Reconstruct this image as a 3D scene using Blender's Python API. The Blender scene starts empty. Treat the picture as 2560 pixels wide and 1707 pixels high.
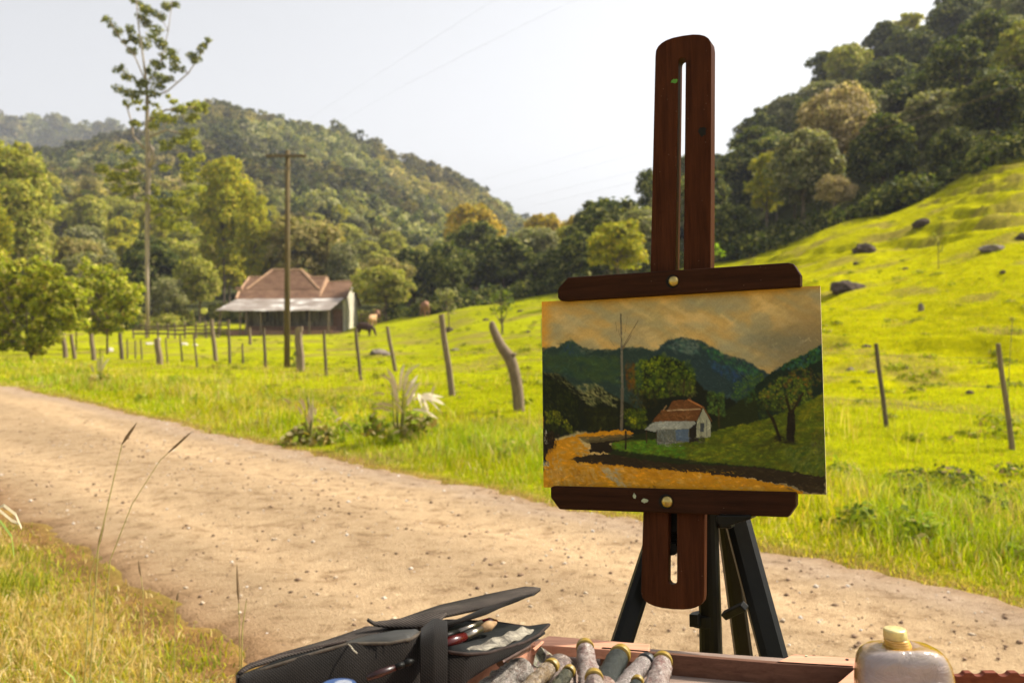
import bpy, math, random
import numpy as np
from mathutils import Vector, Matrix
R = math.radians
rng = np.random.default_rng(7)
random.seed(7)
scene = bpy.context.scene
COL = scene.collection

# ------------------------------------------------------------------ camera
F = 2489.0; CX, CY = 1280.0, 853.5; EYE = 1.55
PITCH = math.atan((CY - 800.0) / F)
cam = bpy.data.cameras.new('camera')
cam.lens = 35.0; cam.sensor_width = 36.0; cam.clip_start = 0.05; cam.clip_end = 6000
cam_o = bpy.data.objects.new('camera', cam); COL.objects.link(cam_o)
cam_o.location = (0, 0, EYE); cam_o.rotation_euler = (math.pi / 2 - PITCH, 0, 0)
cam.dof.use_dof = True; cam.dof.focus_distance = 1.58; cam.dof.aperture_fstop = 7.0
scene.camera = cam_o

# ------------------------------------------------------------------ light
SUN_AZ, SUN_EL = R(72), R(46)          # azimuth from +Y towards +X
w = bpy.data.worlds.new('World'); scene.world = w; w.use_nodes = True
nt = w.node_tree; nt.nodes.clear()
sky = nt.nodes.new('ShaderNodeTexSky'); sky.sky_type = 'NISHITA'; sky.sun_disc = False
sky.sun_elevation = SUN_EL; sky.sun_rotation = SUN_AZ
sky.air_density = 0.8; sky.dust_density = 4.0; sky.ozone_density = 0.5
hs = nt.nodes.new('ShaderNodeHueSaturation'); hs.inputs['Saturation'].default_value = 0.14
hs.inputs['Value'].default_value = 1.12
bg = nt.nodes.new('ShaderNodeBackground'); bg.inputs['Strength'].default_value = 0.13
wo = nt.nodes.new('ShaderNodeOutputWorld')
nt.links.new(sky.outputs[0], hs.inputs['Color']); nt.links.new(hs.outputs[0], bg.inputs['Color'])
nt.links.new(bg.outputs[0], wo.inputs['Surface'])
sl = bpy.data.lights.new('sun', 'SUN'); sl.energy = 4.4; sl.angle = R(0.5); sl.color = (1.0, 0.90, 0.74)
so = bpy.data.objects.new('sun', sl); COL.objects.link(so)
sd = Vector((math.sin(SUN_AZ) * math.cos(SUN_EL), math.cos(SUN_AZ) * math.cos(SUN_EL), math.sin(SUN_EL)))
so.rotation_euler = sd.to_track_quat('Z', 'Y').to_euler(); so.location = (0, 0, 300)
scene.view_settings.view_transform = 'Standard'; scene.view_settings.look = 'None'
scene.view_settings.exposure = 0.72; scene.view_settings.gamma = 1.0
scene.cycles.use_denoising = True
scene.cycles.max_bounces = 6; scene.cycles.diffuse_bounces = 3; scene.cycles.transparent_max_bounces = 8
scene.cycles.volume_bounces = 0; scene.cycles.caustics_refractive = False; scene.cycles.caustics_reflective = False

# ------------------------------------------------------------------ pixel <-> world helpers
cp, sp_ = math.cos(PITCH), math.sin(PITCH)
def ray(x, y):
    a, b = (x - CX) / F, (CY - y) / F
    return np.array([a, cp + b * sp_, -sp_ + b * cp])
def P(x, y, D):
    d = ray(x, y); return np.array([0, 0, EYE]) + d * (D / d[1])
def on_z(x, y, z):
    d = ray(x, y); return np.array([0, 0, EYE]) + d * ((z - EYE) / d[2])
def cam2w(v):
    x, y, f = v; return np.array([x, f * cp + y * sp_, -f * sp_ + y * cp])
def srgb(r, g, b):
    f = lambda c: (c / 255 / 12.92) if c / 255 <= 0.04045 else ((c / 255 + 0.055) / 1.055) ** 2.4
    return (f(r), f(g), f(b))

# ------------------------------------------------------------------ noise
def _h(i, j, s):
    n = (i * 374761393 + j * 668265263 + s * 1442695041) & 0x7fffffff
    n = ((n ^ (n >> 13)) * 1274126177) & 0x7fffffff
    return ((n ^ (n >> 16)) & 0xffff) / 65535.0
def vn(x, y, s=0):
    x = np.asarray(x, float); y = np.asarray(y, float)
    i = np.floor(x).astype(np.int64); j = np.floor(y).astype(np.int64)
    u = x - i; v = y - j; u = u * u * (3 - 2 * u); v = v * v * (3 - 2 * v)
    a, b, c, d = _h(i, j, s), _h(i + 1, j, s), _h(i, j + 1, s), _h(i + 1, j + 1, s)
    return (a * (1 - u) + b * u) * (1 - v) + (c * (1 - u) + d * u) * v
def fbm(x, y, s=0, o=4):
    t = 0; a = 0.5; n = 0
    for k in range(o):
        t = t + a * vn(x * 2 ** k + 17 * k, y * 2 ** k + 31 * k, s + k); n += a; a *= 0.5
    return t / n
def sstep(a, b, x):
    t = np.clip((x - a) / (b - a), 0, 1); return t * t * (3 - 2 * t)

# ------------------------------------------------------------------ terrain height
KD = np.array([0, 6, 12, 20, 30, 45, 60, 80, 100, 130, 170, 250, 400, 550, 700, 950, 1200, 1600], float)
KX = np.array([-1400, -600, 0, 300, 550, 830, 1050, 1200, 1340, 1500, 1800, 2200, 2560, 3400, 4400], float)
def zz(y, D, sub=0): return EYE + D * (800 - y) / F - sub
def rid(y): return zz(y, 550, 12)
HT = np.array([
 [0,0,-.1,-.2,-.4,-.5,-.5,-.5, 0, 3, 8,26,60, 84,60,120,200,120],
 [0,0,-.1,-.1,-.3,-.5,-.5,-.4, 0, 3, 9,26,54, 74,60,130,zz(275,1200,26),120],
 [0,0, 0,-.02,-.2,-.4,-.5,-.4, 0, 3, 9,28,58, rid(405),60,130,zz(268,1200,26),120],
 [0,0, 0,-.05,-.2,-.4,-.5,-.4, 0, 3, 8,28,62, rid(335),60,120,zz(296,1200,26),100],
 [0,0, 0,-.05,-.2,-.4,-.4,-.2, .1,2.5,6,26,70, rid(240),80,110,150,90],
 [0,0, 0,-.05,-.2,-.3,-.2, 0,  .2,1.5,5,22,62, rid(300),70,60,60,40],
 [0,0, 0,-.05, 0,-.1, 0.1,.7,1.9,2.2,4,16,50, rid(385),60,40,30,20],
 [0,0, 0, 0, .1, .3,  .8, 1.8,3.0,3.2,4,10,38, rid(448),45,25,10,10],
 [0,0, 0, .1, .4, .7, 1.3,2.8,4.0,4.2,4.5,8,24, rid(535),30,10,5,5],
 [0,0, 0, .15,.6, 1.2,2.2,4.0,5.2,6.5,8,9,12, 24,14,8,5,5],
 [0,0, 0, .2, .9, 2.2,3.9,6.3,9.0,15,24,26,20, 14,14,8,5,5],
 [0,0, 0, .4,1.6, 4.0,7.2,11,17,28,43,50,44, 30,24,14,5,5],
 [0,0, 0, .6,2.4, 6.3,11, 17,24,38,54,66,62, 50,34,20,5,5],
 [0,0, .1,1.2,4.0,9.5,15, 23,32,48,68,84,84, 70,50,30,10,5],
 [0,.1,.4,2.0,5.5,12,18, 28,38,54,76,92,92, 80,60,30,10,5]], float)
def _interp(K, V, x):        # catmull-rom weights on nonuniform knots -> index & weights (smooth)
    i = np.clip(np.searchsorted(K, x, side='right') - 1, 0, len(K) - 2)
    t = np.clip((x - K[i]) / (K[i + 1] - K[i]), 0, 1)
    return i, t
def H0(x, y):
    x = np.asarray(x, float); y = np.asarray(y, float)
    D = np.maximum(y, 0.0); t = CX + F * x / np.maximum(D, 3.0)
    t = np.clip(t, KX[0], KX[-1]); D = np.clip(D, 0, 1599.9)
    i, u = _interp(KX, None, t); j, v = _interp(KD, None, D)
    def slope(A, K, j, rows):
        jm = np.maximum(j - 1, 0); jp = np.minimum(j + 1, len(K) - 1)
        return (A[rows, jp] - A[rows, jm]) / (K[jp] - K[jm])
    def row(r):
        h = KD[j + 1] - KD[j]; a, b = HT[r, j], HT[r, j + 1]
        m0 = slope(HT, KD, j, r) * h; m1 = slope(HT, KD, j + 1, r) * h
        v2, v3 = v * v, v * v * v
        return (2 * v3 - 3 * v2 + 1) * a + (v3 - 2 * v2 + v) * m0 + (-2 * v3 + 3 * v2) * b + (v3 - v2) * m1
    us = u * u * (3 - 2 * u) * 0.5 + u * 0.5
    return row(i) * (1 - us) + row(i + 1) * us
# road frame: u along, v across
RU = np.array([0.6402, -0.7682]); RV = np.array([0.7682, 0.6402])
def uv_road(x, y): return x * RU[0] + y * RU[1], x * RV[0] + y * RV[1]
def edge_near(u): return 2.03 + 0.10 * (vn(u * 0.7, 3.3, 5) - .5) + 0.16 * (vn(u * 3, 9.3, 6) - .5)
def edge_far(u): return 5.58 + 0.012 * np.maximum(-u - 10, 0) ** 1.2 * 1.5 + 0.16 * (vn(u * 0.6, 1.3, 7) - .5) + 0.18 * (vn(u * 2.5, 5.3, 8) - .5) + 0.05 * np.clip(u + 2, 0, 6)
def Hh(x, y):
    z = H0(x, y)
    u, v = uv_road(x, y)
    off = np.maximum(np.maximum(edge_near(u) - v, v - edge_far(u)), 0)
    m = sstep(0.1, 1.2, off)
    r = np.hypot(x, y)
    z = z + m * (0.10 * (fbm(x * .8, y * .8, 11, 3) - .5) + 0.08)
    # hummocks and cattle terraces on the right-hand slope
    t = CX + F * x / np.maximum(y, 3.0)
    slope_m = sstep(1500, 2000, t) * sstep(16, 24, y) * (1 - sstep(62, 80, y))
    tr = fbm(x * .30 + y * .12, y * .85 - x * .30, 21, 4)
    bnd = (z + 1.6 * (fbm(x * .12, y * .12, 23, 3) - .5) + .35 * tr) / 0.75; fr = bnd - np.floor(bnd)
    amp = sstep(.40, .62, fbm(x * .13, y * .13, 27, 2)) * 1.0
    z = z + slope_m * (amp * .80 * (sstep(.55, .95, fr) - fr) + (tr - .5) * .35)
    z = z + sstep(230, 330, y) * (1 - sstep(400, 500, y)) * 15 * (fbm(x / 75, y / 110, 65, 3) - .5) * (1 - sstep(1300, 1600, t))
    z = z + slope_m * .16 * (fbm(x * 1.7, y * 1.7, 67, 3) - .5)
    mid_m = sstep(14, 24, y) * (1 - sstep(90, 110, y))
    z = z + mid_m * 0.22 * (fbm(x * .35, y * .5, 31, 3) - .5)
    return z
def Hs(x, y): return float(Hh(np.array([x]), np.array([y]))[0])
def ground_pt(px, D):
    X = (px - CX) / F * D
    return np.array([X, D, Hs(X, D)])

# ------------------------------------------------------------------ mesh helpers
def mesh_from(name, V, polys, cols=None, smooth=False):
    """polys: list of int arrays (n,k)"""
    me = bpy.data.meshes.new(name)
    V = np.asarray(V, np.float32)
    me.vertices.add(len(V)); me.vertices.foreach_set('co', V.ravel())
    loops = np.concatenate([p.ravel() for p in polys]).astype(np.int32)
    tot = np.concatenate([np.full(len(p), p.shape[1], np.int32) for p in polys])
    start = np.concatenate([[0], np.cumsum(tot)[:-1]]).astype(np.int32)
    me.loops.add(len(loops)); me.loops.foreach_set('vertex_index', loops)
    me.polygons.add(len(tot)); me.polygons.foreach_set('loop_start', start)
    me.update(calc_edges=True)
    if smooth: me.polygons.foreach_set('use_smooth', np.ones(len(tot), bool))
    if cols is not None:
        c = np.ones((len(V), 4), np.float32); c[:, :3] = cols
        at = me.color_attributes.new('Col', 'FLOAT_COLOR', 'POINT'); at.data.foreach_set('color', c.ravel())
    me.validate(clean_customdata=False)
    return me
def link(name, me, mat=None, parent=None, loc=None):
    o = bpy.data.objects.new(name, me); COL.objects.link(o)
    if mat is not None: me.materials.clear() if False else me.materials.append(mat)
    if loc is not None: o.location = loc
    if parent is not None: o.parent = parent
    return o
def tag(o, label=None, cat=None, group=None, kind=None):
    if label: o['label'] = label
    if cat: o['category'] = cat
    if group: o['group'] = group
    if kind: o['kind'] = kind
    return o
def thing(name, label, cat, loc=(0, 0, 0), group=None, rot=None):
    o = bpy.data.objects.new(name, None); COL.objects.link(o); o.empty_display_size = 0.1
    o.location = loc
    if rot is not None: o.rotation_euler = rot
    return tag(o, label, cat, group)
def copy_tree(o, parent=None):
    c = o.copy(); COL.objects.link(c)
    if parent is not None: c.parent = parent
    for ch in [k for k in bpy.data.objects if k.parent == o]: copy_tree(ch, c)
    return c
class B:
    """mesh collector in world (or local) coordinates"""
    def __init__(s): s.v = []; s.f = []
    def add(s, vs, fs):
        n = len(s.v); s.v += [tuple(map(float, q)) for q in vs]; s.f += [tuple(n + i for i in f) for f in fs]
        return s
    def box(s, c, size, M=None):
        c = np.array(c, float); h = np.array(size, float) / 2
        vs = []
        for a in (-1, 1):
            for b in (-1, 1):
                for d in (-1, 1):
                    q = np.array([a, b, d]) * h
                    if M is not None: q = M @ q
                    vs.append(c + q)
        return s.add(vs, [(0, 1, 3, 2), (4, 6, 7, 5), (0, 4, 5, 1), (2, 3, 7, 6), (0, 2, 6, 4), (1, 5, 7, 3)])
    def prism(s, pts, off):
        """polygon extruded by vector off"""
        n = len(pts); off = np.array(off, float)
        vs = [np.array(p, float) for p in pts] + [np.array(p, float) + off for p in pts]
        fs = [tuple(range(n)), tuple(range(2 * n - 1, n - 1, -1))] + [(i, i + n, (i + 1) % n + n, (i + 1) % n) for i in range(n)]
        return s.add(vs, fs)
    def tube(s, pts, rad, n=8, caps=True):
        pts = [np.array(p, float) for p in pts]
        if not hasattr(rad, '__len__'): rad = [rad] * len(pts)
        up = np.array([0.13, 0.07, 1.0]); vs = []; fs = []
        a_prev = None
        for i, p in enumerate(pts):
            d = pts[min(i + 1, len(pts) - 1)] - pts[max(i - 1, 0)]
            d = d / (np.linalg.norm(d) + 1e-9)
            if a_prev is None:
                a = np.cross(d, up if abs(d[2]) < .9 else np.array([1, 0.1, 0]))
            else: a = a_prev - d * (a_prev @ d)
            a = a / (np.linalg.norm(a) + 1e-9); b = np.cross(d, a); a_prev = a
            for k in range(n):
                t = 2 * math.pi * k / n; vs.append(p + rad[i] * (a * math.cos(t) + b * math.sin(t)))
        for i in range(len(pts) - 1):
            for k in range(n):
                fs.append((i * n + k, i * n + (k + 1) % n, (i + 1) * n + (k + 1) % n, (i + 1) * n + k))
        if caps: fs += [tuple(range(n - 1, -1, -1)), tuple((len(pts) - 1) * n + k for k in range(n))]
        return s.add(vs, fs)
    def loft(s, A, Bp):
        n = len(A); return s.add(list(A) + list(Bp), [(i, i + 1, n + i + 1, n + i) for i in range(n - 1)])
    def build(s, name, mat, parent=None, origin=None, smooth=False, bevel=0, solid=0, sub=0, label=None):
        V = np.array(s.v, float)
        if origin is None: origin = np.array(parent.location) if parent is not None else np.zeros(3)
        me = bpy.data.meshes.new(name); me.from_pydata([tuple(q) for q in (V - origin)], [], s.f); me.validate(); me.update()
        if smooth: me.polygons.foreach_set('use_smooth', np.ones(len(me.polygons), bool))
        o = link(name, me, mat, parent)
        if parent is None: o.location = origin
        if solid:
            m = o.modifiers.new('solid', 'SOLIDIFY'); m.thickness = solid; m.offset = 0
        if sub:
            m = o.modifiers.new('sub', 'SUBSURF'); m.levels = sub; m.render_levels = sub
        if bevel:
            m = o.modifiers.new('bev', 'BEVEL'); m.width = bevel; m.segments = 2; m.limit_method = 'ANGLE'; m.angle_limit = R(40)
        if label: o['label'] = label
        return o

# ------------------------------------------------------------------ materials
def new_mat(name):
    m = bpy.data.materials.new(name); m.use_nodes = True; m.node_tree.nodes.clear(); return m, m.node_tree
def N(nt, typ, **kw):
    n = nt.nodes.new(typ)
    for k, v in kw.items():
        if k.startswith('i_'):
            key = k[2:].replace('_', ' '); n.inputs[int(key) if key.isdigit() else key].default_value = v
        else: setattr(n, k, v)
    return n
def ramp(nt, fac, stops):
    r = nt.nodes.new('ShaderNodeValToRGB'); e = r.color_ramp.elements
    while len(e) < len(stops): e.new(0.5)
    for k, (p, c) in enumerate(stops): e[k].position = p; e[k].color = (*c, 1) if len(c) == 3 else c
    nt.links.new(fac, r.inputs[0]); return r.outputs[0]
def mix(nt, fac, a, b, mode='MIX'):
    m = nt.nodes.new('ShaderNodeMix'); m.data_type = 'RGBA'; m.blend_type = mode
    for s_, v in ((0, fac), (6, a), (7, b)):
        if isinstance(v, (int, float)): m.inputs[s_].default_value = v
        elif isinstance(v, tuple): m.inputs[s_].default_value = (*v, 1)
        else: nt.links.new(v, m.inputs[s_])
    return m.outputs[2]
def noise(nt, vec, scale, detail=4, rough=0.6, dist=0):
    n = nt.nodes.new('ShaderNodeTexNoise'); n.inputs['Scale'].default_value = scale
    n.inputs['Detail'].default_value = detail; n.inputs['Roughness'].default_value = rough; n.inputs['Distortion'].default_value = dist
    if vec is not None: nt.links.new(vec, n.inputs['Vector'])
    return n.outputs['Fac']
def coords(nt, scale=(1, 1, 1), kind='Object', rot=(0, 0, 0)):
    t = nt.nodes.new('ShaderNodeTexCoord'); m = nt.nodes.new('ShaderNodeMapping')
    m.inputs['Scale'].default_value = scale; m.inputs['Rotation'].default_value = rot
    nt.links.new(t.outputs[kind], m.inputs['Vector']); return m.outputs[0]
def bump(nt, h, strength=0.3, dist=0.01):
    b = nt.nodes.new('ShaderNodeBump'); b.inputs['Strength'].default_value = strength; b.inputs['Distance'].default_value = dist
    nt.links.new(h, b.inputs['Height']); return b.outputs[0]
def finish(nt, col, rough=0.6, spec=0.3, metal=0, normal=None, **kw):
    p = nt.nodes.new('ShaderNodeBsdfPrincipled'); o = nt.nodes.new('ShaderNodeOutputMaterial')
    if isinstance(col, tuple): p.inputs['Base Color'].default_value = (*col, 1)
    else: nt.links.new(col, p.inputs['Base Color'])
    if isinstance(rough, (int, float)): p.inputs['Roughness'].default_value = rough
    else: nt.links.new(rough, p.inputs['Roughness'])
    p.inputs['Specular IOR Level'].default_value = spec; p.inputs['Metallic'].default_value = metal
    for k, v in kw.items(): p.inputs[k.replace('_', ' ')].default_value = v
    if normal is not None: nt.links.new(normal, p.inputs['Normal'])
    nt.links.new(p.outputs[0], o.inputs['Surface']); return p
def simple(name, col, rough=0.6, var=0.25, scale=8, spec=0.3, metal=0, bmp=0.2, stretch=(1, 1, 1), **kw):
    m, nt = new_mat(name); v = coords(nt, stretch)
    f = noise(nt, v, scale, 6, .65)
    c = ramp(nt, f, [(0.3, tuple(x * (1 - var) for x in col)), (0.7, tuple(min(x * (1 + var), 1) for x in col))])
    finish(nt, c, rough, spec, metal, bump(nt, f, bmp, 0.005 if scale > 20 else 0.02) if bmp else None, **kw)
    return m
def leaf_mat(name, trans=0.4, rough=0.55, spec=0.25, tint=(1.25, 1.3, .6)):
    m, nt = new_mat(name)
    a = N(nt, 'ShaderNodeVertexColor', layer_name='Col')
    d = nt.nodes.new('ShaderNodeBsdfPrincipled'); d.inputs['Roughness'].default_value = rough
    d.inputs['Specular IOR Level'].default_value = spec
    nt.links.new(a.outputs[0], d.inputs['Base Color'])
    t = nt.nodes.new('ShaderNodeBsdfTranslucent')
    tc = mix(nt, 1.0, a.outputs[0], tint, 'MULTIPLY'); nt.links.new(tc, t.inputs['Color'])
    ms = nt.nodes.new('ShaderNodeMixShader'); ms.inputs[0].default_value = trans
    nt.links.new(d.outputs[0], ms.inputs[1]); nt.links.new(t.outputs[0], ms.inputs[2])
    o = nt.nodes.new('ShaderNodeOutputMaterial'); nt.links.new(ms.outputs[0], o.inputs['Surface'])
    return m
M_LEAF = leaf_mat('foliage', .40, .6, .06); M_GRASS = leaf_mat('grass_blades', 0.45, .55, .06, (1.3, 1.2, .4))
M_BARK = simple('bark', (0.16, 0.12, 0.085), .9, .4, 3, .1, stretch=(3, 3, .5))
M_BARKPALE = simple('pale_bark', (0.34, 0.27, 0.20), .8, .3, 1.5, .2, stretch=(2, 2, .4))
M_POST = simple('weathered_wood', (0.20, 0.15, 0.10), .9, .35, 9, .1, stretch=(4, 4, .6), bmp=.4)
M_POSTD = simple('dark_weathered_wood', (0.13, 0.10, 0.07), .9, .35, 9, .1, stretch=(4, 4, .6), bmp=.4)
M_WIRE = simple('wire', (0.12, 0.10, 0.08), .6, .1, 8, .4, metal=.5, bmp=0)

# ------------------------------------------------------------------ ground
def build_ground():
    az = np.concatenate([np.linspace(-180, -48, 60, endpoint=False), np.linspace(-48, -33, 40, endpoint=False),
                         np.linspace(-33, 33, 760, endpoint=False), np.linspace(33, 48, 40, endpoint=False), np.linspace(48, 180, 60, endpoint=False)])
    r1 = np.concatenate([np.linspace(0.3, 3, 22, endpoint=False), np.geomspace(3, 160, 420)])
    r2 = np.geomspace(160, 1580, 130)
    def sheet(rr, name, mat, closed):
        A, RR = np.meshgrid(np.radians(az), rr, indexing='ij')
        X = RR * np.sin(A); Y = RR * np.cos(A); Z = Hh(X, Y)
        u, v = uv_road(X, Y)
        Z = Z - 0.06 * sstep(.0, .22, v - edge_near(u)) * sstep(.0, .22, edge_far(u) - v)
        n, m = X.shape
        V = np.stack([X.ravel(), Y.ravel(), Z.ravel()], 1)
        i = np.arange(n)[:, None]; j = np.arange(m - 1)[None, :]; i2 = (i + 1) % n
        Q = np.stack([i * m + j, i2 * m + j, i2 * m + j + 1, i * m + j + 1], -1).reshape(-1, 4)[:, ::-1]
        polys = [Q]
        if closed:
            V = np.vstack([V, [[0, 0, Hs(0, 0)]]]); k = len(V) - 1; ii = np.arange(n)
            polys.append(np.stack([np.full(n, k), ii * m, ((ii + 1) % n) * m], 1)[:, ::-1])
        x, y = V[:, 0], V[:, 1]
        u, v = uv_road(x, y)
        t = CX + F * x / np.maximum(y, 3.0)
        g = np.array([0.265, 0.29, 0.006]); straw = np.array([0.34, 0.26, 0.08]); dirt = np.array([0.22, 0.12, 0.055])
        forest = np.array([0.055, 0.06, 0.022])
        c = np.tile(g, (len(V), 1))
        brn = fbm(x * .5, y * .5, 41, 4)[:, None]
        c = c * (1 + .5 * (fbm(x * .15, y * .15, 43, 3)[:, None] - .5))
        sl = (sstep(1500, 2000, t) * sstep(14, 20, y))[:, None]
        c = c * (1 - sl) + (c * np.array([1.15, 1.05, .4])) * sl
        k = sstep(.53, .68, brn) * .6
        c = c * (1 - k) + np.array([0.20, 0.15, 0.06]) * k
        nearm = (sstep(0.5, -.2, v - edge_near(u)) * (1 - sstep(18, 26, np.hypot(x, y))))[:, None]
        c = c * (1 - nearm) + (straw * (0.75 + .5 * brn)) * nearm
        lipn = np.exp(-((v - edge_near(u) + .16) / .26) ** 2)[:, None] * (0.7 + .6 * brn)
        lipf = np.exp(-((v - edge_far(u) - .05) / .18) ** 2)[:, None] * .8
        lip = np.clip(lipn + lipf, 0, 1); c = c * (1 - lip) + dirt * (.65 + .5 * brn) * lip
        # forest floor
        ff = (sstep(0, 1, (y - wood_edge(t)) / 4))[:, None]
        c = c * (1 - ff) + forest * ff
        me = mesh_from(name, V, polys, c, True)
        return tag(link(name, me, mat), kind='structure')
    m, nt = new_mat('pasture_ground')
    a = N(nt, 'ShaderNodeVertexColor', layer_name='Col'); v = coords(nt)
    f1 = noise(nt, v, 2.5, 8, .7); f2 = noise(nt, v, 22, 5, .7)
    c = mix(nt, .85, a.outputs[0], ramp(nt, f1, [(0.28, (0.50, .52, .45)), (0.62, (1.3, 1.25, 1.15))]), 'MULTIPLY')
    c = mix(nt, .7, c, ramp(nt, f2, [(0.3, (0.62, .62, .6)), (0.7, (1.35, 1.3, 1.2))]), 'MULTIPLY')
    finish(nt, c, .95, .0, 0, bump(nt, f1, .9, .12))
    sheet(r1, 'ground', m, True); sheet(r2, 'hills', m, False)
def wood_edge(t):
    """forward distance at which the woods begin, for a pixel column"""
    return np.interp(t, [-1400, 0, 420, 500, 860, 1000, 1245, 1500, 1800, 2080, 2200, 2560, 3400], [90, 104, 106, 112, 112, 99, 93, 86, 75, 69, 67, 61, 58])
build_ground()

def build_road():
    us = np.concatenate([np.linspace(-60, -20, 120, endpoint=False), np.linspace(-20, 14, 700)])
    s = np.linspace(0, 1, 90)
    U, S = np.meshgrid(us, s, indexing='ij')
    # fine ragged edges
    en = edge_near(U) - .06 + .10 * (vn(U * 9, S * 0, 71) - .5); ef = edge_far(U) + .04 + .14 * (vn(U * 8, S * 0, 73) - .5)
    V_ = en + (ef - en) * S
    X = U * RU[0] + V_ * RV[0]; Y = U * RU[1] + V_ * RV[1]
    e = np.minimum(S, 1 - S)
    Z = Hh(X, Y) - 0.03 + 0.045 * sstep(0, .035, e) + 0.04 * sstep(0, .3, e) - 0.035 * np.exp(-((S - .27) / .07) ** 2) - 0.03 * np.exp(-((S - .70) / .08) ** 2)
    Z = Z + 0.020 * (fbm(X * 1.3, Y * 1.3, 77, 4) - .5) + 0.010 * (fbm(X * 9, Y * 9, 79, 2) - .5)
    n, m = X.shape
    i = np.arange(n - 1)[:, None]; j = np.arange(m - 1)[None, :]
    Q = np.stack([i * m + j, (i + 1) * m + j, (i + 1) * m + j + 1, i * m + j + 1], -1).reshape(-1, 4)
    base = np.array([0.376, 0.262, 0.148])
    gr = np.exp(-((S - .985) / .06) ** 2) * .6 + np.exp(-((S - 0.0) / .08) ** 2) * .9
    tr = np.exp(-((S - .27) / .09) ** 2) + np.exp(-((S - .70) / .1) ** 2)
    mott = fbm(X * .9 , Y * .9, 81, 4)
    mot2 = fbm(U * .22, V_ * 1.6, 85, 4); c = base[None, None] * (0.66 + .26 * mott[..., None] + .40 * mot2[..., None] + .24 * tr[..., None])
    g2 = np.clip(gr * (.4 + mott), 0, 1)[..., None]
    c = c * (1 - g2) + np.array([0.25, 0.145, 0.07]) * g2
    grey = np.exp(-((S - .9) / .07) ** 2)[..., None] * .5
    c = c * (1 - grey) + np.array([0.36, 0.27, 0.20]) * grey
    mt, nt = new_mat('dirt_road')
    a = N(nt, 'ShaderNodeVertexColor', layer_name='Col'); v = coords(nt)
    f1 = noise(nt, v, 6, 8, .75); f2 = noise(nt, v, 60, 4, .7)
    c1 = mix(nt, .8, a.outputs[0], ramp(nt, f1, [(0.36, (0.52, .46, .40)), (0.47, (.98, .98, .98)), (0.62, (1.15, 1.18, 1.22))]), 'MULTIPLY')
    vo = N(nt, 'ShaderNodeTexVoronoi', feature='F1', i_Scale=38.0); nt.links.new(v, vo.inputs['Vector'])
    pal = ramp(nt, vo.outputs['Color'], [(0.0, (.50, .45, .42)), (0.16, (1, 1, 1)), (0.80, (1, 1, 1)), (1.0, (1.4, 1.5, 1.65))])
    c2 = mix(nt, .75, c1, pal, 'MULTIPLY')
    c3 = mix(nt, .6, c2, ramp(nt, f2, [(0.3, (0.74, .72, .7)), (0.6, (1.1, 1.1, 1.1))]), 'MULTIPLY')
    finish(nt, c3, .95, .1, 0, bump(nt, f2, .85, .03))
    me = mesh_from('road', np.stack([X.ravel(), Y.ravel(), Z.ravel()], 1), [Q], c.reshape(-1, 3), True)
    tag(link('road', me, mt), kind='structure')
    # loose gravel
    n = 6500
    u = -16 * rng.random(n) ** 1.1 + 6 * rng.random(n) - 2; ss = np.clip(rng.beta(1.1, .9, n), .02, .995)
    vv = edge_near(u) + (edge_far(u) - edge_near(u)) * ss
    px = u * RU[0] + vv * RV[0]; py = u * RU[1] + vv * RV[1]
    ok = (py > 2.2); px, py, ss = px[ok], py[ok], ss[ok]; n = len(px)
    e = np.minimum(ss, 1 - ss)
    pz = Hh(px, py) - 0.03 + 0.045 * sstep(0, .035, e) + 0.04 * sstep(0, .3, e) - 0.035 * np.exp(-((ss - .27) / .07) ** 2) - 0.03 * np.exp(-((ss - .70) / .08) ** 2)
    sz = 0.0035 + 0.015 * rng.random(n) ** 7 + 0.003 * rng.random(n)
    ico = np.array([[0, 0, 1], [.9, 0, .1], [0, .9, 0], [-.9, 0, .1], [0, -.9, 0], [0, 0, -.6]], float)
    tri = np.array([[0, 1, 2], [0, 2, 3], [0, 3, 4], [0, 4, 1], [5, 2, 1], [5, 3, 2], [5, 4, 3], [5, 1, 4]])
    an = rng.random(n) * 6.28; ca, sa = np.cos(an), np.sin(an)
    W = ico[None] * (1 + .5 * (rng.random((n, 6, 3)) - .5)) * sz[:, None, None] * np.array([1.3, 1, .7])
    WX = W[..., 0] * ca[:, None] - W[..., 1] * sa[:, None]; WY = W[..., 0] * sa[:, None] + W[..., 1] * ca[:, None]
    VV = np.stack([WX + px[:, None], WY + py[:, None], W[..., 2] + pz[:, None] + .003], -1).reshape(-1, 3)
    T = (tri[None] + 6 * np.arange(n)[:, None, None]).reshape(-1, 3)
    pal = np.array([[.50, .40, .29], [.20, .13, .085], [.58, .50, .42], [.34, .23, .15], [.66, .60, .54]])
    cc = pal[rng.choice(5, n, p=[.22, .40, .08, .25, .05])]
    me = mesh_from('gravel', VV, [T], np.repeat(cc, 6, 0))
    mg, nt = new_mat('gravel'); a = N(nt, 'ShaderNodeVertexColor', layer_name='Col'); finish(nt, a.outputs[0], .9, .2)
    tag(link('gravel', me, mg), 'loose pale and brown gravel scattered over the dirt road', 'gravel', kind='stuff')
build_road()

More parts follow.
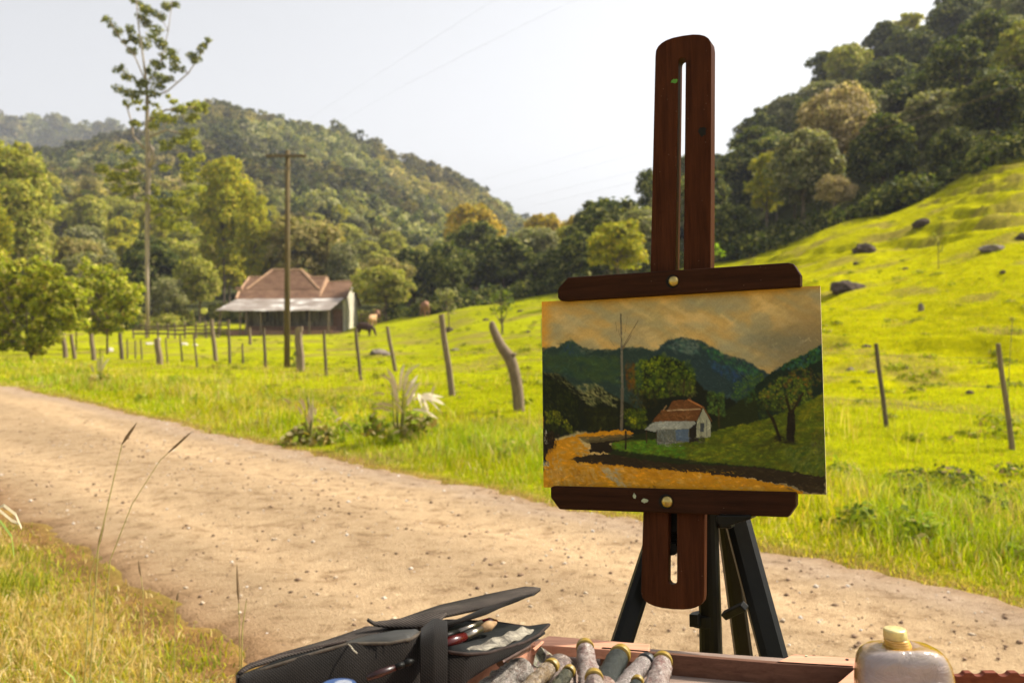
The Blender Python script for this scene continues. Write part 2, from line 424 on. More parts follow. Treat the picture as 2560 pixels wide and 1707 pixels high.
# ------------------------------------------------------------------ grass
def blades(px, py, h, w_, col, lean=.35, zoff=0):
    n = len(px); pz = Hh(px, py) + zoff - .01
    an = rng.random(n) * 6.283; dx, dy = np.cos(an), np.sin(an)
    la = rng.random(n) * 6.283; lx, ly = np.cos(la), np.sin(la)
    l = np.abs(rng.normal(lean, .25, n)) * h
    b = np.stack([px, py, pz], 1); side = np.stack([dx, dy, 0 * dx], 1) * (w_ / 2)[:, None]
    ln = np.stack([lx, ly, 0 * lx], 1)
    mid = b + ln * (l * .28)[:, None] + np.array([0, 0, 1]) * (h * .58)[:, None]
    droop = np.clip(1 - .35 * (l / h) ** 2, .4, 1)
    tip = b + ln * l[:, None] + np.array([0, 0, 1]) * (h * droop)[:, None]
    V = np.stack([b - side, b + side, mid - side * .8, mid + side * .8, tip], 1).reshape(-1, 3)
    k = 5 * np.arange(n)[:, None]
    Q = np.array([[0, 1, 3, 2]]) + k; T = np.array([[2, 3, 4]]) + k
    C = np.repeat(col, 5, 0).reshape(n, 5, 3)
    return V, Q, T, C.reshape(-1, 3)
def pick(n, pal, p, var=.25):
    pal = np.array(pal); c = pal[rng.choice(len(pal), n, p=p)]
    return c * (1 + var * (rng.random((n, 1)) * 2 - 1))
def join(parts):
    V = []; Q = []; T = []; C = []; k = 0
    for v, q, t, c in parts: V.append(v); Q.append(q + k); T.append(t + k); C.append(c); k += len(v)
    return np.vstack(V), np.vstack(Q), np.vstack(T), np.vstack(C)
def grass_obj(name, label, parts):
    V, Q, T, C = join(parts)
    return tag(link(name, mesh_from(name, V, [Q, T], C), M_GRASS), label, 'grass', kind='stuff')
G_FRESH = [[.34, .40, .006], [.47, .48, .008], [.19, .27, .006], [.52, .43, .06], [.66, .54, .24], [.32, .19, .06]]
def build_grass():
    # (1) near verge, this side of the road: dry and green mixed
    n = 52000
    d = 1.9 + 9 * rng.random(n) ** 1.2; t = -0.66 + .62 * rng.random(n)
    x, y = t * d, d; u, v = uv_road(x, y)
    dist = edge_near(u) - v
    ok = (dist > -.03) & (rng.random(n) < sstep(-.02, .28, dist) * .9 + .1); x, y, dist = x[ok], y[ok], dist[ok]; n = len(x)
    cl = vn(x * 2.2, y * 2.2, 91)
    h = (.05 + .12 * rng.random(n) + .16 * sstep(.55, .9, cl) * rng.random(n)) * (.35 + .65 * sstep(0, .8, dist))
    green = sstep(.30, .66, cl + .2 * (rng.random(n) - .5))
    dry = pick(n, [[.56, .44, .18], [.46, .33, .12], [.62, .52, .28], [.34, .31, .06]], [.35, .25, .2, .2])
    fr = pick(n, [[.26, .30, .03], [.42, .40, .04], [.17, .22, .02]], [.4, .35, .25])
    c = np.where((rng.random(n) < green * .8 + .24)[:, None], fr, dry)
    a = blades(x, y, h, .004 + .005 * rng.random(n), c, .8)
    grass_obj('verge_grass', 'dry and green grass on the near roadside', [a])
    # (2) far verge between road and fence, then pasture grass thinning out with distance
    parts = []
    n = 210000
    D = 5 * (46 / 5) ** rng.random(n); t = -.58 + 1.16 * rng.random(n)
    x, y = t * D, D; u, v = uv_road(x, y); dist = v - edge_far(u)
    verge = 1 - sstep(1.6, 3.2 + .10 * np.maximum(-u, 0), dist)
    keep = (dist > -.06) & (rng.random(n) < np.where(verge > .3, 1, .75)) & (D < wood_edge(CX + F * t))
    x, y, D, u, dist, verge, t = [q[keep] for q in (x, y, D, u, dist, verge, t)]; n = len(x)
    cl = fbm(x * 1.1, y * 1.1, 93, 3); cl2 = vn(x * .45, y * .45, 94)
    edge_f = sstep(0, 1.0, dist)
    h = np.where(verge > .3, (.05 + .15 * edge_f) * (.35 + .8 * rng.random(n)) * (.35 + cl * 1.3), .035 + .06 * rng.random(n) * (.4 + cl))
    h = h * (1 + .5 * verge * sstep(.65, .85, cl2))
    w_ = np.maximum(.0055, D * .00055) * (.7 + .8 * rng.random(n))
    c = pick(n, G_FRESH, [.27, .29, .11, .17, .11, .05], .25)
    pat = fbm(x * .8, y * .8, 97, 3)[:, None]; c = c * (.62 + .76 * pat); gp = sstep(.52, .66, fbm(x * .6 + 9, y * .6, 98, 3))[:, None] * .55; c = c * (1 - gp) + c * np.array([.55, .85, .7]) * gp
    c2 = pick(n, [[.34, .38, .004], [.44, .47, .005], [.24, .30, .004], [.48, .38, .06], [.32, .21, .06]], [.36, .36, .16, .08, .04], .18)
    c = np.where((verge > .3)[:, None], c, c2)
    dryk = (rng.random(n) < .55 * (1 - sstep(.0, .9, dist)) + .5 * sstep(.62, .75, cl))[:, None]
    c = np.where(dryk & (verge > .3)[:, None], pick(n, [[.42, .36, .13], [.50, .40, .20], [.36, .31, .06]], [.4, .3, .3]), c)
    vm = verge > .3
    grass_obj('roadside_grass', 'tall yellow-green grass between the road and the wire fence', [blades(x[vm], y[vm], h[vm], w_[vm] * 1.15, c[vm], .6)])
    grass_obj('pasture_grass', 'short bright green grass covering the pasture', [blades(x[~vm], y[~vm], h[~vm], w_[~vm] * 1.25, c[~vm], .6)])
build_grass()
def tall_grass():
    n = 9000
    u = -40 * rng.random(n) ** 1.2 + 7 * rng.random(n); d = .9 + 7.5 * rng.random(n) ** 1.3
    cl = vn(u * .5, d * .6, 131); ok = rng.random(n) < sstep(.45, .8, cl); u, d = u[ok], d[ok]; v = edge_far(u) + d
    x = u * RU[0] + v * RV[0]; y = u * RU[1] + v * RV[1]; k = y > 4.5; x, y = x[k], y[k]; n = len(x)
    h = .16 + .28 * rng.random(n); w_ = np.maximum(.004, y * .0005) * (.8 + .6 * rng.random(n))
    c = pick(n, [[.42, .40, .03], [.60, .50, .20], [.30, .34, .02], [.45, .30, .10]], [.35, .3, .25, .1])
    grass_obj('tall_grass', 'loose taller grass stems standing around the roadside fence', [blades(x, y, h, w_, c, .35)])
tall_grass()
# ------------------------------------------------------------------ trees
def crown_cloud(r, lobes, per, leaf, pal, prob, fill=.25, seed=0, flat=1.0, ball=False):
    """leaf cards over lobes [(x,y,z,rx,rz)]"""
    g = np.random.default_rng(seed); Vs = []; Cs = []
    for (lx, ly, lz, rx, rz) in lobes:
        k = int(per * (rx * rz) ** .9)
        d = g.normal(size=(k, 3)); d /= np.linalg.norm(d, axis=1)[:, None]
        if not ball: d[:, 2] = np.where(d[:, 2] < -.35, -d[:, 2] * .8, d[:, 2])
        rad = np.where(g.random(k) < fill, g.random(k) ** .5, .82 + .3 * g.random(k) ** 1.5)
        bump_ = 1 + .22 * np.sin(d[:, 0] * 5 + lx) * np.sin(d[:, 1] * 5 + ly) * np.cos(d[:, 2] * 4)
        c = np.array([lx, ly, lz]) + d * (rad * bump_)[:, None] * np.array([rx, rx, rz])
        nrm = d + g.normal(size=(k, 3)) * .55; nrm[:, 2] += .35 * flat; nrm /= np.linalg.norm(nrm, axis=1)[:, None]
        a = np.cross(nrm, g.normal(size=(k, 3))); a /= np.linalg.norm(a, axis=1)[:, None]; b = np.cross(nrm, a)
        s = leaf * (.55 + .9 * g.random(k))[:, None]
        V = np.stack([c - a * s, c - b * s * .55, c + a * s, c + b * s * .55], 1)
        lobec = 1 + .35 * (g.random() - .5)
        col = np.array(pal)[g.choice(len(pal), k, p=prob)] * lobec * (1 + .5 * (g.random((k, 1)) - .5))
        Vs.append(V.reshape(-1, 3)); Cs.append(np.repeat(col, 4, 0))
    V = np.vstack(Vs); C = np.clip(np.vstack(Cs), 0, 1)
    Q = np.arange(len(V)).reshape(-1, 4)
    return V, Q, C
def lobes_round(g, H, R_, n, z0=.35, top=.95):
    """random lobes filling an upright crown of height H and radius R_"""
    L = []
    for k in range(n):
        f = (k + .5) / n; z = H * (z0 + (top - z0) * f)
        env = R_ * math.sqrt(max(.08, 1 - ((f - .42) / .62) ** 2))
        a = k * 2.4 + g.random(); rr = env * (.45 + .3 * g.random())
        s = env * (.30 + .24 * g.random())
        L.append((rr * math.cos(a), rr * math.sin(a), z, s, s * (.7 + .25 * g.random())))
    L.append((0, 0, H * (top - .12), R_ * .5, R_ * .4))
    return L
def make_tree_meshes(key, H, R_, n, per, leaf, pal, prob, seed, z0=.35, fill=.25, trunk_r=.16, bark=None):
    g = np.random.default_rng(seed); L = lobes_round(g, H, R_, int(n * 1.6), z0)
    V, Q, C = crown_cloud(1, L, per * 1.25, leaf * .9, pal, prob, fill, seed + 1)
    cm = mesh_from('crown', V, [Q], C); cm.materials.append(M_LEAF)
    b = B(); b.tube([(0, 0, -.5), (.05, .02, H * .2), (-.05, .05, H * .45), (0, 0, H * .8)], [trunk_r * 1.3, trunk_r, trunk_r * .7, trunk_r * .25], 7)
    for k in range(0, len(L), 2):
        l = L[k]; z = H * (.25 + .3 * g.random())
        b.tube([(0, 0, z), (l[0] * .5, l[1] * .5, (z + l[2]) / 2 + .2), (l[0], l[1], l[2])], [trunk_r * .5, trunk_r * .3, trunk_r * .12], 5)
    tm = bpy.data.meshes.new('trunk'); tm.from_pydata(b.v, [], b.f); tm.update(); tm.materials.append(bark or M_BARK)
    return cm, tm
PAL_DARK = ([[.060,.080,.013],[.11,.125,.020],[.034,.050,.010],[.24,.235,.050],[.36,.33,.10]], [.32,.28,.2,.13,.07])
PAL_OLIVE = ([[.30,.31,.045],[.39,.37,.055],[.20,.22,.035],[.46,.39,.09],[.48,.41,.13]], [.32,.25,.2,.15,.08])
PAL_YEL = ([[.34,.34,.025],[.46,.41,.03],[.23,.25,.025],[.56,.44,.04]], [.35,.3,.2,.15])
PAL_GOLD = ([[.50,.34,.03],[.44,.33,.035],[.30,.26,.045],[.58,.42,.045]], [.3,.3,.25,.15])
PAL_BROWN = ([[.33,.27,.09],[.26,.23,.06],[.42,.34,.13],[.19,.19,.05]], [.3,.3,.2,.2])
PAL_GREYG = ([[.22,.22,.08],[.31,.29,.13],[.14,.16,.055],[.42,.38,.21]], [.35,.3,.2,.15])
PAL_MT = ([[.19,.19,.05],[.25,.23,.065],[.13,.145,.04]], [.4,.3,.3]); PAL_MT2 = ([[.28,.25,.06],[.22,.21,.05]], [.5,.5])
PAL_BLOOM = ([[.50,.39,.22],[.40,.31,.15],[.27,.23,.08],[.62,.50,.33]], [.32,.28,.25,.15])
PAL_BUSH = ([[.33,.36,.025],[.46,.44,.04],[.16,.20,.02],[.56,.50,.13],[.34,.25,.06]], [.34,.26,.22,.12,.06])
def mk(key, *a, **k): return make_tree_meshes(key, *a, **k)
PROTO = {
 'tallo': [mk('to', 21, 5.0, 26, 120, .30, *PAL_OLIVE, 270, z0=.25)],
 'tally': [mk('ty', 20, 4.6, 24, 110, .30, *PAL_YEL, 280, z0=.3)],
 'low': [mk('l', 8, 3.9, 16, 250, .25, *PAL_DARK, 240, z0=.06), mk('l', 9, 3.6, 16, 250, .25, *PAL_DARK, 250, z0=.08), mk('l', 8, 3.8, 15, 230, .25, *PAL_GREYG, 260, z0=.06)],
 'dark': [mk('d', 10, 3.6, 13, 250, .26, *PAL_DARK, 100), mk('d', 9, 4.2, 14, 230, .26, *PAL_DARK, 110, z0=.25), mk('d', 11, 3.3, 12, 250, .24, *PAL_DARK, 120)],
 'greyg': [mk('g', 9, 3.6, 13, 230, .25, *PAL_GREYG, 130), mk('g', 8, 3.8, 12, 230, .25, *PAL_GREYG, 140)],
 'olive': [mk('o', 10, 3.7, 13, 210, .27, *PAL_OLIVE, 150), mk('o', 9, 4.2, 13, 200, .28, *PAL_OLIVE, 160), mk('o', 12, 3.4, 14, 200, .26, *PAL_OLIVE, 170)],
 'yel': [mk('y', 11, 3.4, 12, 170, .27, *PAL_YEL, 180), mk('y', 9, 3.4, 11, 180, .26, *PAL_YEL, 190)],
 'gold': [mk('au', 10, 3.6, 12, 170, .27, *PAL_GOLD, 200)],
 'brown': [mk('b', 9, 4.0, 13, 220, .25, *PAL_BROWN, 210), mk('b', 10, 3.4, 12, 160, .24, *PAL_BROWN, 220)],
 'bloom': [mk('bl', 10, 4.6, 16, 230, .22, *PAL_BLOOM, 230, z0=.5, trunk_r=.2, bark=M_BARKPALE)],
}
TREE_N = [0]
def put_tree(kind, x, y, hs_, label, group=None, name='tree', ws=None, idx=None, sink=.3):
    pr = PROTO[kind]; cm, tm = pr[(TREE_N[0] if idx is None else idx) % len(pr)]; TREE_N[0] += 1
    t = thing(name, label, 'tree', (x, y, Hs(x, y) - sink), group)
    t.rotation_euler = (0, 0, random.random() * 6.28); ws = ws or hs_
    t.scale = (ws, ws, hs_)
    for nm, me in (('crown', cm), ('trunk', tm)):
        o = bpy.data.objects.new(nm, me); COL.objects.link(o); o.parent = t
    return t
def px_tree(kind, px, ytop, D, wpx, label, name='tree', group=None, idx=None, base=None):
    """tree whose crown top reaches pixel row ytop and whose crown is wpx wide at distance D"""
    x = (px - CX) / F * D; z0 = Hs(x, D); top = P(px, ytop, D)[2]
    hh = top - z0; cm = PROTO[kind][(idx or 0) % len(PROTO[kind])][0]
    zs = max(v.co.z for v in cm.vertices); xs = max(abs(v.co.x) for v in cm.vertices)
    t = put_tree(kind, x, D, 1, label, group, name, 1, idx or 0, 0)
    t.scale = (wpx / 2 / F * D / xs, wpx / 2 / F * D / xs, hh / zs)
    return t
FILL_LAB = {
 'dark': ('dark green broadleaf tree in the dense wood on the right hillside', 'dark trees of the right hillside wood'),
 'greyg': ('grey-green leafy tree in the dense wood on the right hillside', 'grey-green trees of the right hillside wood')}
VAL_LAB = {
 'olive': ('olive green tree in the valley wood behind the old house', 'olive trees of the valley wood'),
 'yel': ('yellow-green tree in the valley wood behind the old house', 'yellow-green trees of the valley wood'),
 'brown': ('brownish green tree in the valley wood behind the old house', 'brownish trees of the valley wood'),
 'dark': ('dark green tree in the valley wood beyond the pasture', 'dark trees of the valley wood'),
 'greyg': ('grey-green tree in the valley wood beyond the pasture', 'grey-green trees of the valley wood')}
placed = []
def free(x, y, r):
    for (a, b, c) in placed:
        if (a - x) ** 2 + (b - y) ** 2 < (.5 * (r + c)) ** 2: return False
    placed.append((x, y, r)); return True
def zone_right(t, D, lab, grp):
    z = ('left of the easel mast' if t < 1630 else 'behind the easel mast' if t < 1790 else 'between the mast and the blossoming tree' if t < 1960 else
         'around the blossoming tree' if t < 2200 else 'around the tall pale green tree' if t < 2420 else 'by the right photo edge')
    e = D - wood_edge(t)
    r = 'at the meadow edge' if e < 7 else 'in the lower wood' if e < 35 else 'up the hillside' if e < 85 else 'on the skyline'
    k = lab.split(' tree')[0]
    k = k.replace(' broadleaf', '').replace(' leafy', ''); return '%s tree %s, %s' % (k, r, z), '%s trees %s, %s' % (k, r, z)
def zone_left(t, D, lab, grp):
    z = ('near the left photo edge' if t < 230 else 'around the tall pale-trunked tree' if t < 480 else 'left of the utility pole' if t < 700 else
         'above the house roof' if t < 900 else 'behind the round olive tree' if t < 1080 else 'behind the pasture saplings' if t < 1290 else 'left of the easel clamps')
    e = D - wood_edge(t)
    r = 'in front' if e < 12 else 'in the mid wood' if e < 55 else 'below the mountain'
    k = lab.split(' tree')[0]
    return '%s tree %s, %s' % (k, r, z), '%s trees %s, %s' % (k, r, z)
def build_woods():
    # individual trees that stand out -----------------------------------------
    S = [
     ('bloom', 2085, 208, 84, 250, 'big tree crowned with pale brown blossom on the right hillside', 0),
     ('greyg', 2335, 225, 79, 230, 'tall pale green leafy tree right of the blossoming tree on the hillside', 0),
     ('bloom', 2085, 432, 73, 125, 'small grey-crowned tree with a bare pale trunk at the meadow edge', 0),
     ('yel', 1915, 375, 86, 110, 'narrow yellow-green tree left of the blossoming tree on the hillside', 0),
     ('dark', 2345, 155, 92, 150, 'tall creeper-covered tree behind the pale green tree on the hillside', 2),
     ('dark', 1625, 415, 104, 90, 'tall dark tree whose top shows just left of the easel mast', 2),
     ('yel', 1545, 545, 72, 190, 'light green feathery tree behind the left end of the top easel clamp', 1),
     ('dark', 1500, 495, 108, 170, 'dark tree with uneven top left of the easel mast', 0),
     ('gold', 1365, 530, 150, 140, 'golden yellow tree in front of the right end of the mountain', 0),
     ('gold', 1432, 535, 140, 60, 'slim golden tree beside the dark trees left of the easel', 0),
     ('gold', 1185, 505, 165, 170, 'orange-yellow flowering tree in the middle of the valley wood', 0),
     ('brown', 770, 540, 125, 250, 'broad brownish dark tree right behind the house roof', 0),
     ('olive', 965, 662, 101, 170, 'round olive tree standing at the right end of the house', 1),
     ('greyg', 860, 600, 120, 110, 'pale grey-green tree above the right end of the house roof', 0),
     ('dark', 1110, 600, 112, 190, 'dark round tree at the pasture edge right of the round olive tree', 1),
     ('dark', 1260, 590, 108, 190, 'dark leafy tree at the pasture edge above the small shrubs', 0),
     ('dark', 1390, 620, 100, 170, 'dark low tree at the pasture edge left of the top easel clamp', 1),
     ('tally', 560, 385, 128, 210, 'tall yellow-green tree between the pale-trunked tree and the pole', 0),
     ('tally', 640, 480, 124, 130, 'golden green tree just left of the utility pole', 0),
     ('olive', 500, 640, 113, 130, 'low olive tree beside the left end of the house', 1),
     ('greyg', 420, 690, 110, 110, 'soft pale green shrubby tree behind the timber corral', 1),
     ('tallo', 20, 345, 120, 250, 'tall olive tree at the left edge of the photo', 0),
     ('tally', -40, 470, 92, 220, 'bright green tree behind the bushes at the left edge', 0),
     ('dark', 2310, 60, 160, 60, 'lone tree rising above the skyline of the right hill', 2),
     ('greyg', 2530, -20, 165, 150, 'grey tree on the skyline at the top right corner', 0),
    ]
    for k, px, yt, D, wp, lab, ix in S:
        placed.append(((px - CX) / F * D, D, wp / F * D * .8)); px_tree(k, px, yt, D, wp, lab, 'tree', None, ix)
    # right hillside wood -------------------------------------------------------
    n = 0
    while n < 1500:
        n += 1
        D = 60 + 165 * random.random() ** 1.05; t = random.uniform(1440, 2720)
        if D < wood_edge(t) + 2: continue
        if t < 1560 and D > 125: continue
        x = (t - CX) / F * D; r = 5.6 if D < 110 else 7.0
        if not free(x, D, r): continue
        front = D < wood_edge(t) + 7
        kind = random.choices(['dark', 'greyg', 'olive', 'yel'], [.70, .25, .04, .01])[0]
        h = random.uniform(.45, .8) if front else random.uniform(.68, .98)
        if front: kind = 'dark'
        lab, grp = FILL_LAB.get(kind, (None, None))
        if lab is None: lab, grp = (('olive green tree in the dense wood on the right hillside', 'olive trees of the right hillside wood') if kind == 'olive' else ('yellow-green tree in the dense wood on the right hillside', 'yellow-green trees of the right hillside wood'))
        lab, grp = zone_right(t, D, lab, grp)
        put_tree('low' if front else kind, x, D, h, lab.replace('yellow-green', 'dark green').replace('olive green', 'dark green') if front else lab, grp, ws=h * random.uniform(.9, 1.2), sink=.4)
    # valley wood ---------------------------------------------------------------
    n = 0
    while n < 1500:
        n += 1
        D = 96 + 160 * random.random() ** 1.1; t = random.uniform(-260, 1480)
        if D < wood_edge(t) + 2.5: continue
        if 470 < t < 960 and D < 116: continue
        x = (t - CX) / F * D; r = 6.0 if D < 140 else 8.5
        if not free(x, D, r): continue
        if t > 1000: kind = random.choices(['dark', 'greyg', 'olive', 'brown', 'yel'], [.55 if D < 130 else .1, .2, .22, .12, .08])[0]
        else: kind = random.choices(['olive', 'yel', 'brown', 'greyg', 'dark'], [.48, .22, .1, .13, .07])[0]
        h = random.uniform(.5, .8) if D < wood_edge(t) + 9 else random.uniform(.75, 1.05)
        lab, grp = VAL_LAB[kind]
        lab, grp = zone_left(t, D, lab, grp)
        put_tree(kind, x, D, h, lab, grp, ws=h * random.uniform(.9, 1.2), sink=.4)
    # undergrowth along the wood edge
    g = np.random.default_rng(5)
    for (t0, t1, nm, lb) in ((960, 2900, 'undergrowth', 'dark low undergrowth along the foot of the woods'),):
        L = []
        for k in range(260):
            t = g.uniform(t0, t1); D = wood_edge(t) + 1.2 + g.uniform(0, 1) ** 2 * 9; x = (t - CX) / F * D
            s = .3 + 1.6 * g.random() ** 2.2; L.append((x, D, Hs(x, D) + s * .3, s, s * .8))
        V, Q, C = crown_cloud(1, L, 130, .2, *PAL_DARK, .3, 5)
        tag(link(nm, mesh_from(nm, V, [Q], C), M_LEAF), lb, 'undergrowth', kind='stuff')
        L = []
        for k in range(260):
            t = g.uniform(-200, 960); D = wood_edge(t) + g.uniform(.5, 6); x = (t - CX) / F * D
            if 470 < t < 960: D += 6
            s = g.uniform(.5, 1.6); L.append((x, D, Hs(x, D) + s * .3, s, s * .8))
        V, Q, C = crown_cloud(1, L, 110, .22, *PAL_OLIVE, .3, 6)
        tag(link(nm, mesh_from(nm, V, [Q], C), M_LEAF), 'olive green undergrowth behind the house and the corral', 'undergrowth', kind='stuff')
    # distant forest on the mountain -------------------------------------------
    g = np.random.default_rng(9)
    protos = []
    for k in range(8):
        pal = [PAL_MT, PAL_GREYG, PAL_DARK, PAL_MT, PAL_MT, PAL_GREYG, PAL_DARK, PAL_MT2][k]
        Hh_, Rr = (9, 4.2) if k % 2 else (11, 3.2)
        L = lobes_round(g, Hh_, Rr, 7, .3); L = [(a, b, c, r * 1.35, z * 1.3) for a, b, c, r, z in L]
        V, Q, C = crown_cloud(1, L, 5.2, 1.0, *pal, .1, 300 + k)
        protos.append((V, C))
    def forest(name, label, n, D0, D1, t0, t1, sc, filt):
        Vs, Cs = [], []
        D = D0 + (D1 - D0) * g.random(n) ** .8; t = g.uniform(t0, t1, n); x = (t - CX) / F * D
        z = Hh(x, D)
        patch = fbm(x / 60, D / 60, 51, 3); patch2 = fbm(x / 34 + 5, D / 55, 57, 3); patch3 = fbm(x / 45 + 9, D / 70, 59, 3)
        for i in range(n):
            if not filt(t[i], D[i]): continue
            p = patch[i]; k = int(g.integers(0, 8))
            if p > .55 and g.random() < .7: k = [2, 6, 5][int(g.integers(0, 3))]
            V, C = protos[k]; s = sc * (.6 + .75 * g.random() ** 1.5) * (1.25 if patch2[i] > .55 else .9); a = g.random() * 6.28; ca, sa = math.cos(a), math.sin(a)
            W = np.stack([V[:, 0] * ca - V[:, 1] * sa, V[:, 0] * sa + V[:, 1] * ca, V[:, 2]], 1) * s + np.array([x[i], D[i], z[i] - 1.5])
            Vs.append(W); Cs.append(C * g.uniform(.75, 1.2) * (1.35 - .9 * sstep(.38, .66, patch2[i])) * (np.array([1.15, 1.0, .8]) if patch3[i] > .56 else 1))
        V = np.vstack(Vs); C = np.vstack(Cs); Q = np.arange(len(V)).reshape(-1, 4)
        tag(link(name, mesh_from(name, V, [Q], C), M_LEAF), label, 'forest', kind='stuff')
    forest('mountain_forest', 'hazy olive green forest covering the big mountain', 8500, 215, 640, -500, 1560, .62, lambda t, D: True)
    forest('distant_forest', 'blue-grey forest on the far ridge at the left', 1500, 1000, 1330, -500, 760, 1.5, lambda t, D: True)
    forest('hilltop_forest', 'forest on the back of the right hill', 500, 215, 330, 1560, 3000, 1.0, lambda t, D: True)
build_woods()

# ------------------------------------------------------------------ tall pale-trunked tree 
def cluster_tree(name, label, D, clusters, trunk, limbs, pal, seed, card, per, bark, cat='tree', scale=2.613, ox=0, oy=0, depth=1.0):
    g = np.random.default_rng(seed)
    w_ = lambda X, Y, d=0: P(ox + X / scale, oy + Y / scale, D + d)
    base = w_(*trunk[0][:2]); base[2] = Hs(base[0], D)
    t = thing(name, label, cat, tuple(base))
    b = B(); pts = [w_(X, Y) for X, Y, r in trunk]; pts[0] = base - np.array([0, 0, .4])
    b.tube(pts, [r / scale / F * D for X, Y, r in trunk], 9)
    for lm in limbs:
        b.tube([w_(X, Y, dd) for X, Y, r, dd in lm], [r / scale / F * D for X, Y, r, dd in lm], 6)
    nodes = [(X, Y, dd) for lm in limbs for X, Y, r, dd in lm] + [(X, Y, 0) for X, Y, r in trunk]
    nodes += [((a[0] + c[0]) / 2, (a[1] + c[1]) / 2, 0) for a, c in zip(trunk[:-1], trunk[1:])] + [((a[0] + c[0]) / 2, (a[1] + c[1]) / 2, (a[3] + c[3]) / 2) for lm in limbs for a, c in zip(lm[:-1], lm[1:])]
    for (X, Y, r) in clusters:
        nd = min(nodes, key=lambda q: (q[0] - X) ** 2 + (q[1] - Y) ** 2 + (1e6 if q[1] < Y - 5 else 0))
        if nd[1] < Y - 5: continue
        p0, p1 = w_(nd[0], nd[1], nd[2]), w_(X, Y, nd[2]); mdp = (p0 + p1) / 2 - np.array([0, 0, .06 * np.linalg.norm(p1 - p0)]); tw = max(.012, .0009 * D * .35)
        b.tube([p0, mdp, p1, p1 + (p1 - mdp) * .4], [tw * 1.3, tw, tw * .8, tw * .4], 4, False)
    b.build('trunk', bark, t, smooth=True)
    L = []
    for (X, Y, r) in clusters:
        q = w_(X, Y, g.uniform(-1, 1) * depth); s = r / scale / F * D
        for k in range(2 if r < 60 else 3):
            o = g.normal(size=3) * s * .45; L.append((q[0] + o[0], q[1] + o[1], q[2] + o[2] * .7, s * .8, s * .6))
    V, Q, C = crown_cloud(1, L, per, card, *pal, .55, seed, ball=True)
    o = link('crown', mesh_from('crown', V - base, [Q], C), M_LEAF, t)
    return t
PAL_EUC = ([[.15,.17,.04],[.09,.11,.035],[.25,.25,.045],[.38,.33,.07]], [.35,.25,.28,.12])
EUC = [(720,145,42),(765,225,42),(845,190,38),(850,250,32),(895,10,34),(965,45,52),(1100,45,46),(1120,20,36),(920,100,34),(1050,105,44),(960,150,46),(1000,200,56),(930,245,54),(1040,275,52),(805,278,26),(880,335,40),
 (1160,340,46),(1120,325,24),(1065,375,26),(990,395,40),(1040,425,34),(1130,425,48),(1200,450,22),(1265,370,44),(1275,400,26),(1310,320,30),(1345,300,28),(1378,262,28),(950,460,34),(1010,505,50),(1100,500,38),(785,455,38),(830,500,42),(920,550,44),(1050,560,50),
 (795,600,48),(865,620,40),(940,600,50),(1010,620,40),(820,670,36),(920,680,46),(1000,680,40),(1100,665,50),(1190,715,66),(1300,700,56),(900,790,44),(990,790,56),(1110,790,80),(1230,770,52),(1190,880,74),(1080,960,60),(1190,1020,70),
 (810,970,44),(840,1050,46),(680,1090,46),(760,1130,60),(870,1130,56),(790,1210,56),(900,1190,44),(870,1260,44),(1010,1240,54),(1100,1110,50),(1240,1110,56),(1110,1300,76),(1020,1370,70),(1180,1390,80),(1060,1460,76),(1180,1500,70)]
def tall_tree():
    trunk = [(965,2130,11),(960,1800,13),(962,1500,16),(965,1300,16),(968,1120,18),(965,1000,17),(960,850,14),(962,700,12),(958,560,9),(935,380,6),(905,180,4),(885,-60,3)]
    limbs = [[(968,1100,16,0),(1005,1030,15,-.3),(995,980,13,-.3),(965,930,10,0)],
             [(940,970,9,0),(870,890,7,.3),(860,800,5,.5),(820,670,4,.6)],
             [(960,640,7,0),(1090,600,5,.4),(1230,480,4,.8),(1370,270,2.5,1)],
             [(945,520,5,0),(880,370,4,-.5),(800,275,3,-.7),(725,160,2,-.8)],
             [(960,560,5,0),(1050,400,4,.5),(1100,200,3,.5),(1130,-40,2,.5)],
             [(960,800,8,0),(1080,720,6,-.5),(1290,700,4,-.8)],
             [(962,900,8,0),(1090,850,6,.6),(1210,880,4,.8)],
             [(965,1180,8,0),(860,1130,6,.4),(700,1095,4,.6)],
             [(965,1300,8,0),(890,1320,7,.2),(870,1260,4,.2)],
             [(965,1450,8,0),(1080,1380,6,-.5),(1200,1400,4,-.8)],
             [(955,620,5,0),(860,600,4,.3),(790,600,2.5,.4)],
             [(950,560,4,0),(850,500,3,-.3),(780,450,2,-.5)]]
    t = cluster_tree('tall_tree', 'very tall sparse tree with a pale trunk rising above the mountain', 95, [q for q in EUC if q[1] < 640], trunk, limbs, PAL_EUC, 401, .15, 340, M_BARKPALE)
    g = np.random.default_rng(55); low = [(x + g.uniform(-30, 30), y + g.uniform(-30, 30), r * g.uniform(.5, .85)) for x, y, r in EUC if y >= 640 for k in range(2)]
    low += [(1280, 700, 40), (1330, 720, 30), (1240, 690, 36), (1250, 860, 46), (1280, 950, 50), (1300, 1050, 50), (1150, 950, 44), (1240, 1180, 56), (1100, 1440, 60), (1010, 1300, 50), (1280, 1250, 60), (640, 1110, 30), (720, 1160, 44), (790, 1090, 44), (820, 1260, 40), (760, 1240, 30)]
    L = []
    for X, Y, r in low:
        q = P(X / 2.613, Y / 2.613, 95 + g.uniform(-1.2, 1.2)); s = r / 2.613 / F * 95
        for k in range(3): o = g.normal(size=3) * s * .5; L.append((q[0] + o[0], q[1] + o[1], q[2] + o[2] * .6, s * .7, s * .42))
    V, Q, C = crown_cloud(1, L, 300, .16, [[.34, .34, .04], [.22, .24, .04], [.44, .40, .05], [.14, .16, .04]], [.35, .25, .22, .18], .55, 56, ball=True)
    link('lower_crown', mesh_from('lower_crown', V - np.array(t.location), [Q], C), M_LEAF, t)
tall_tree()
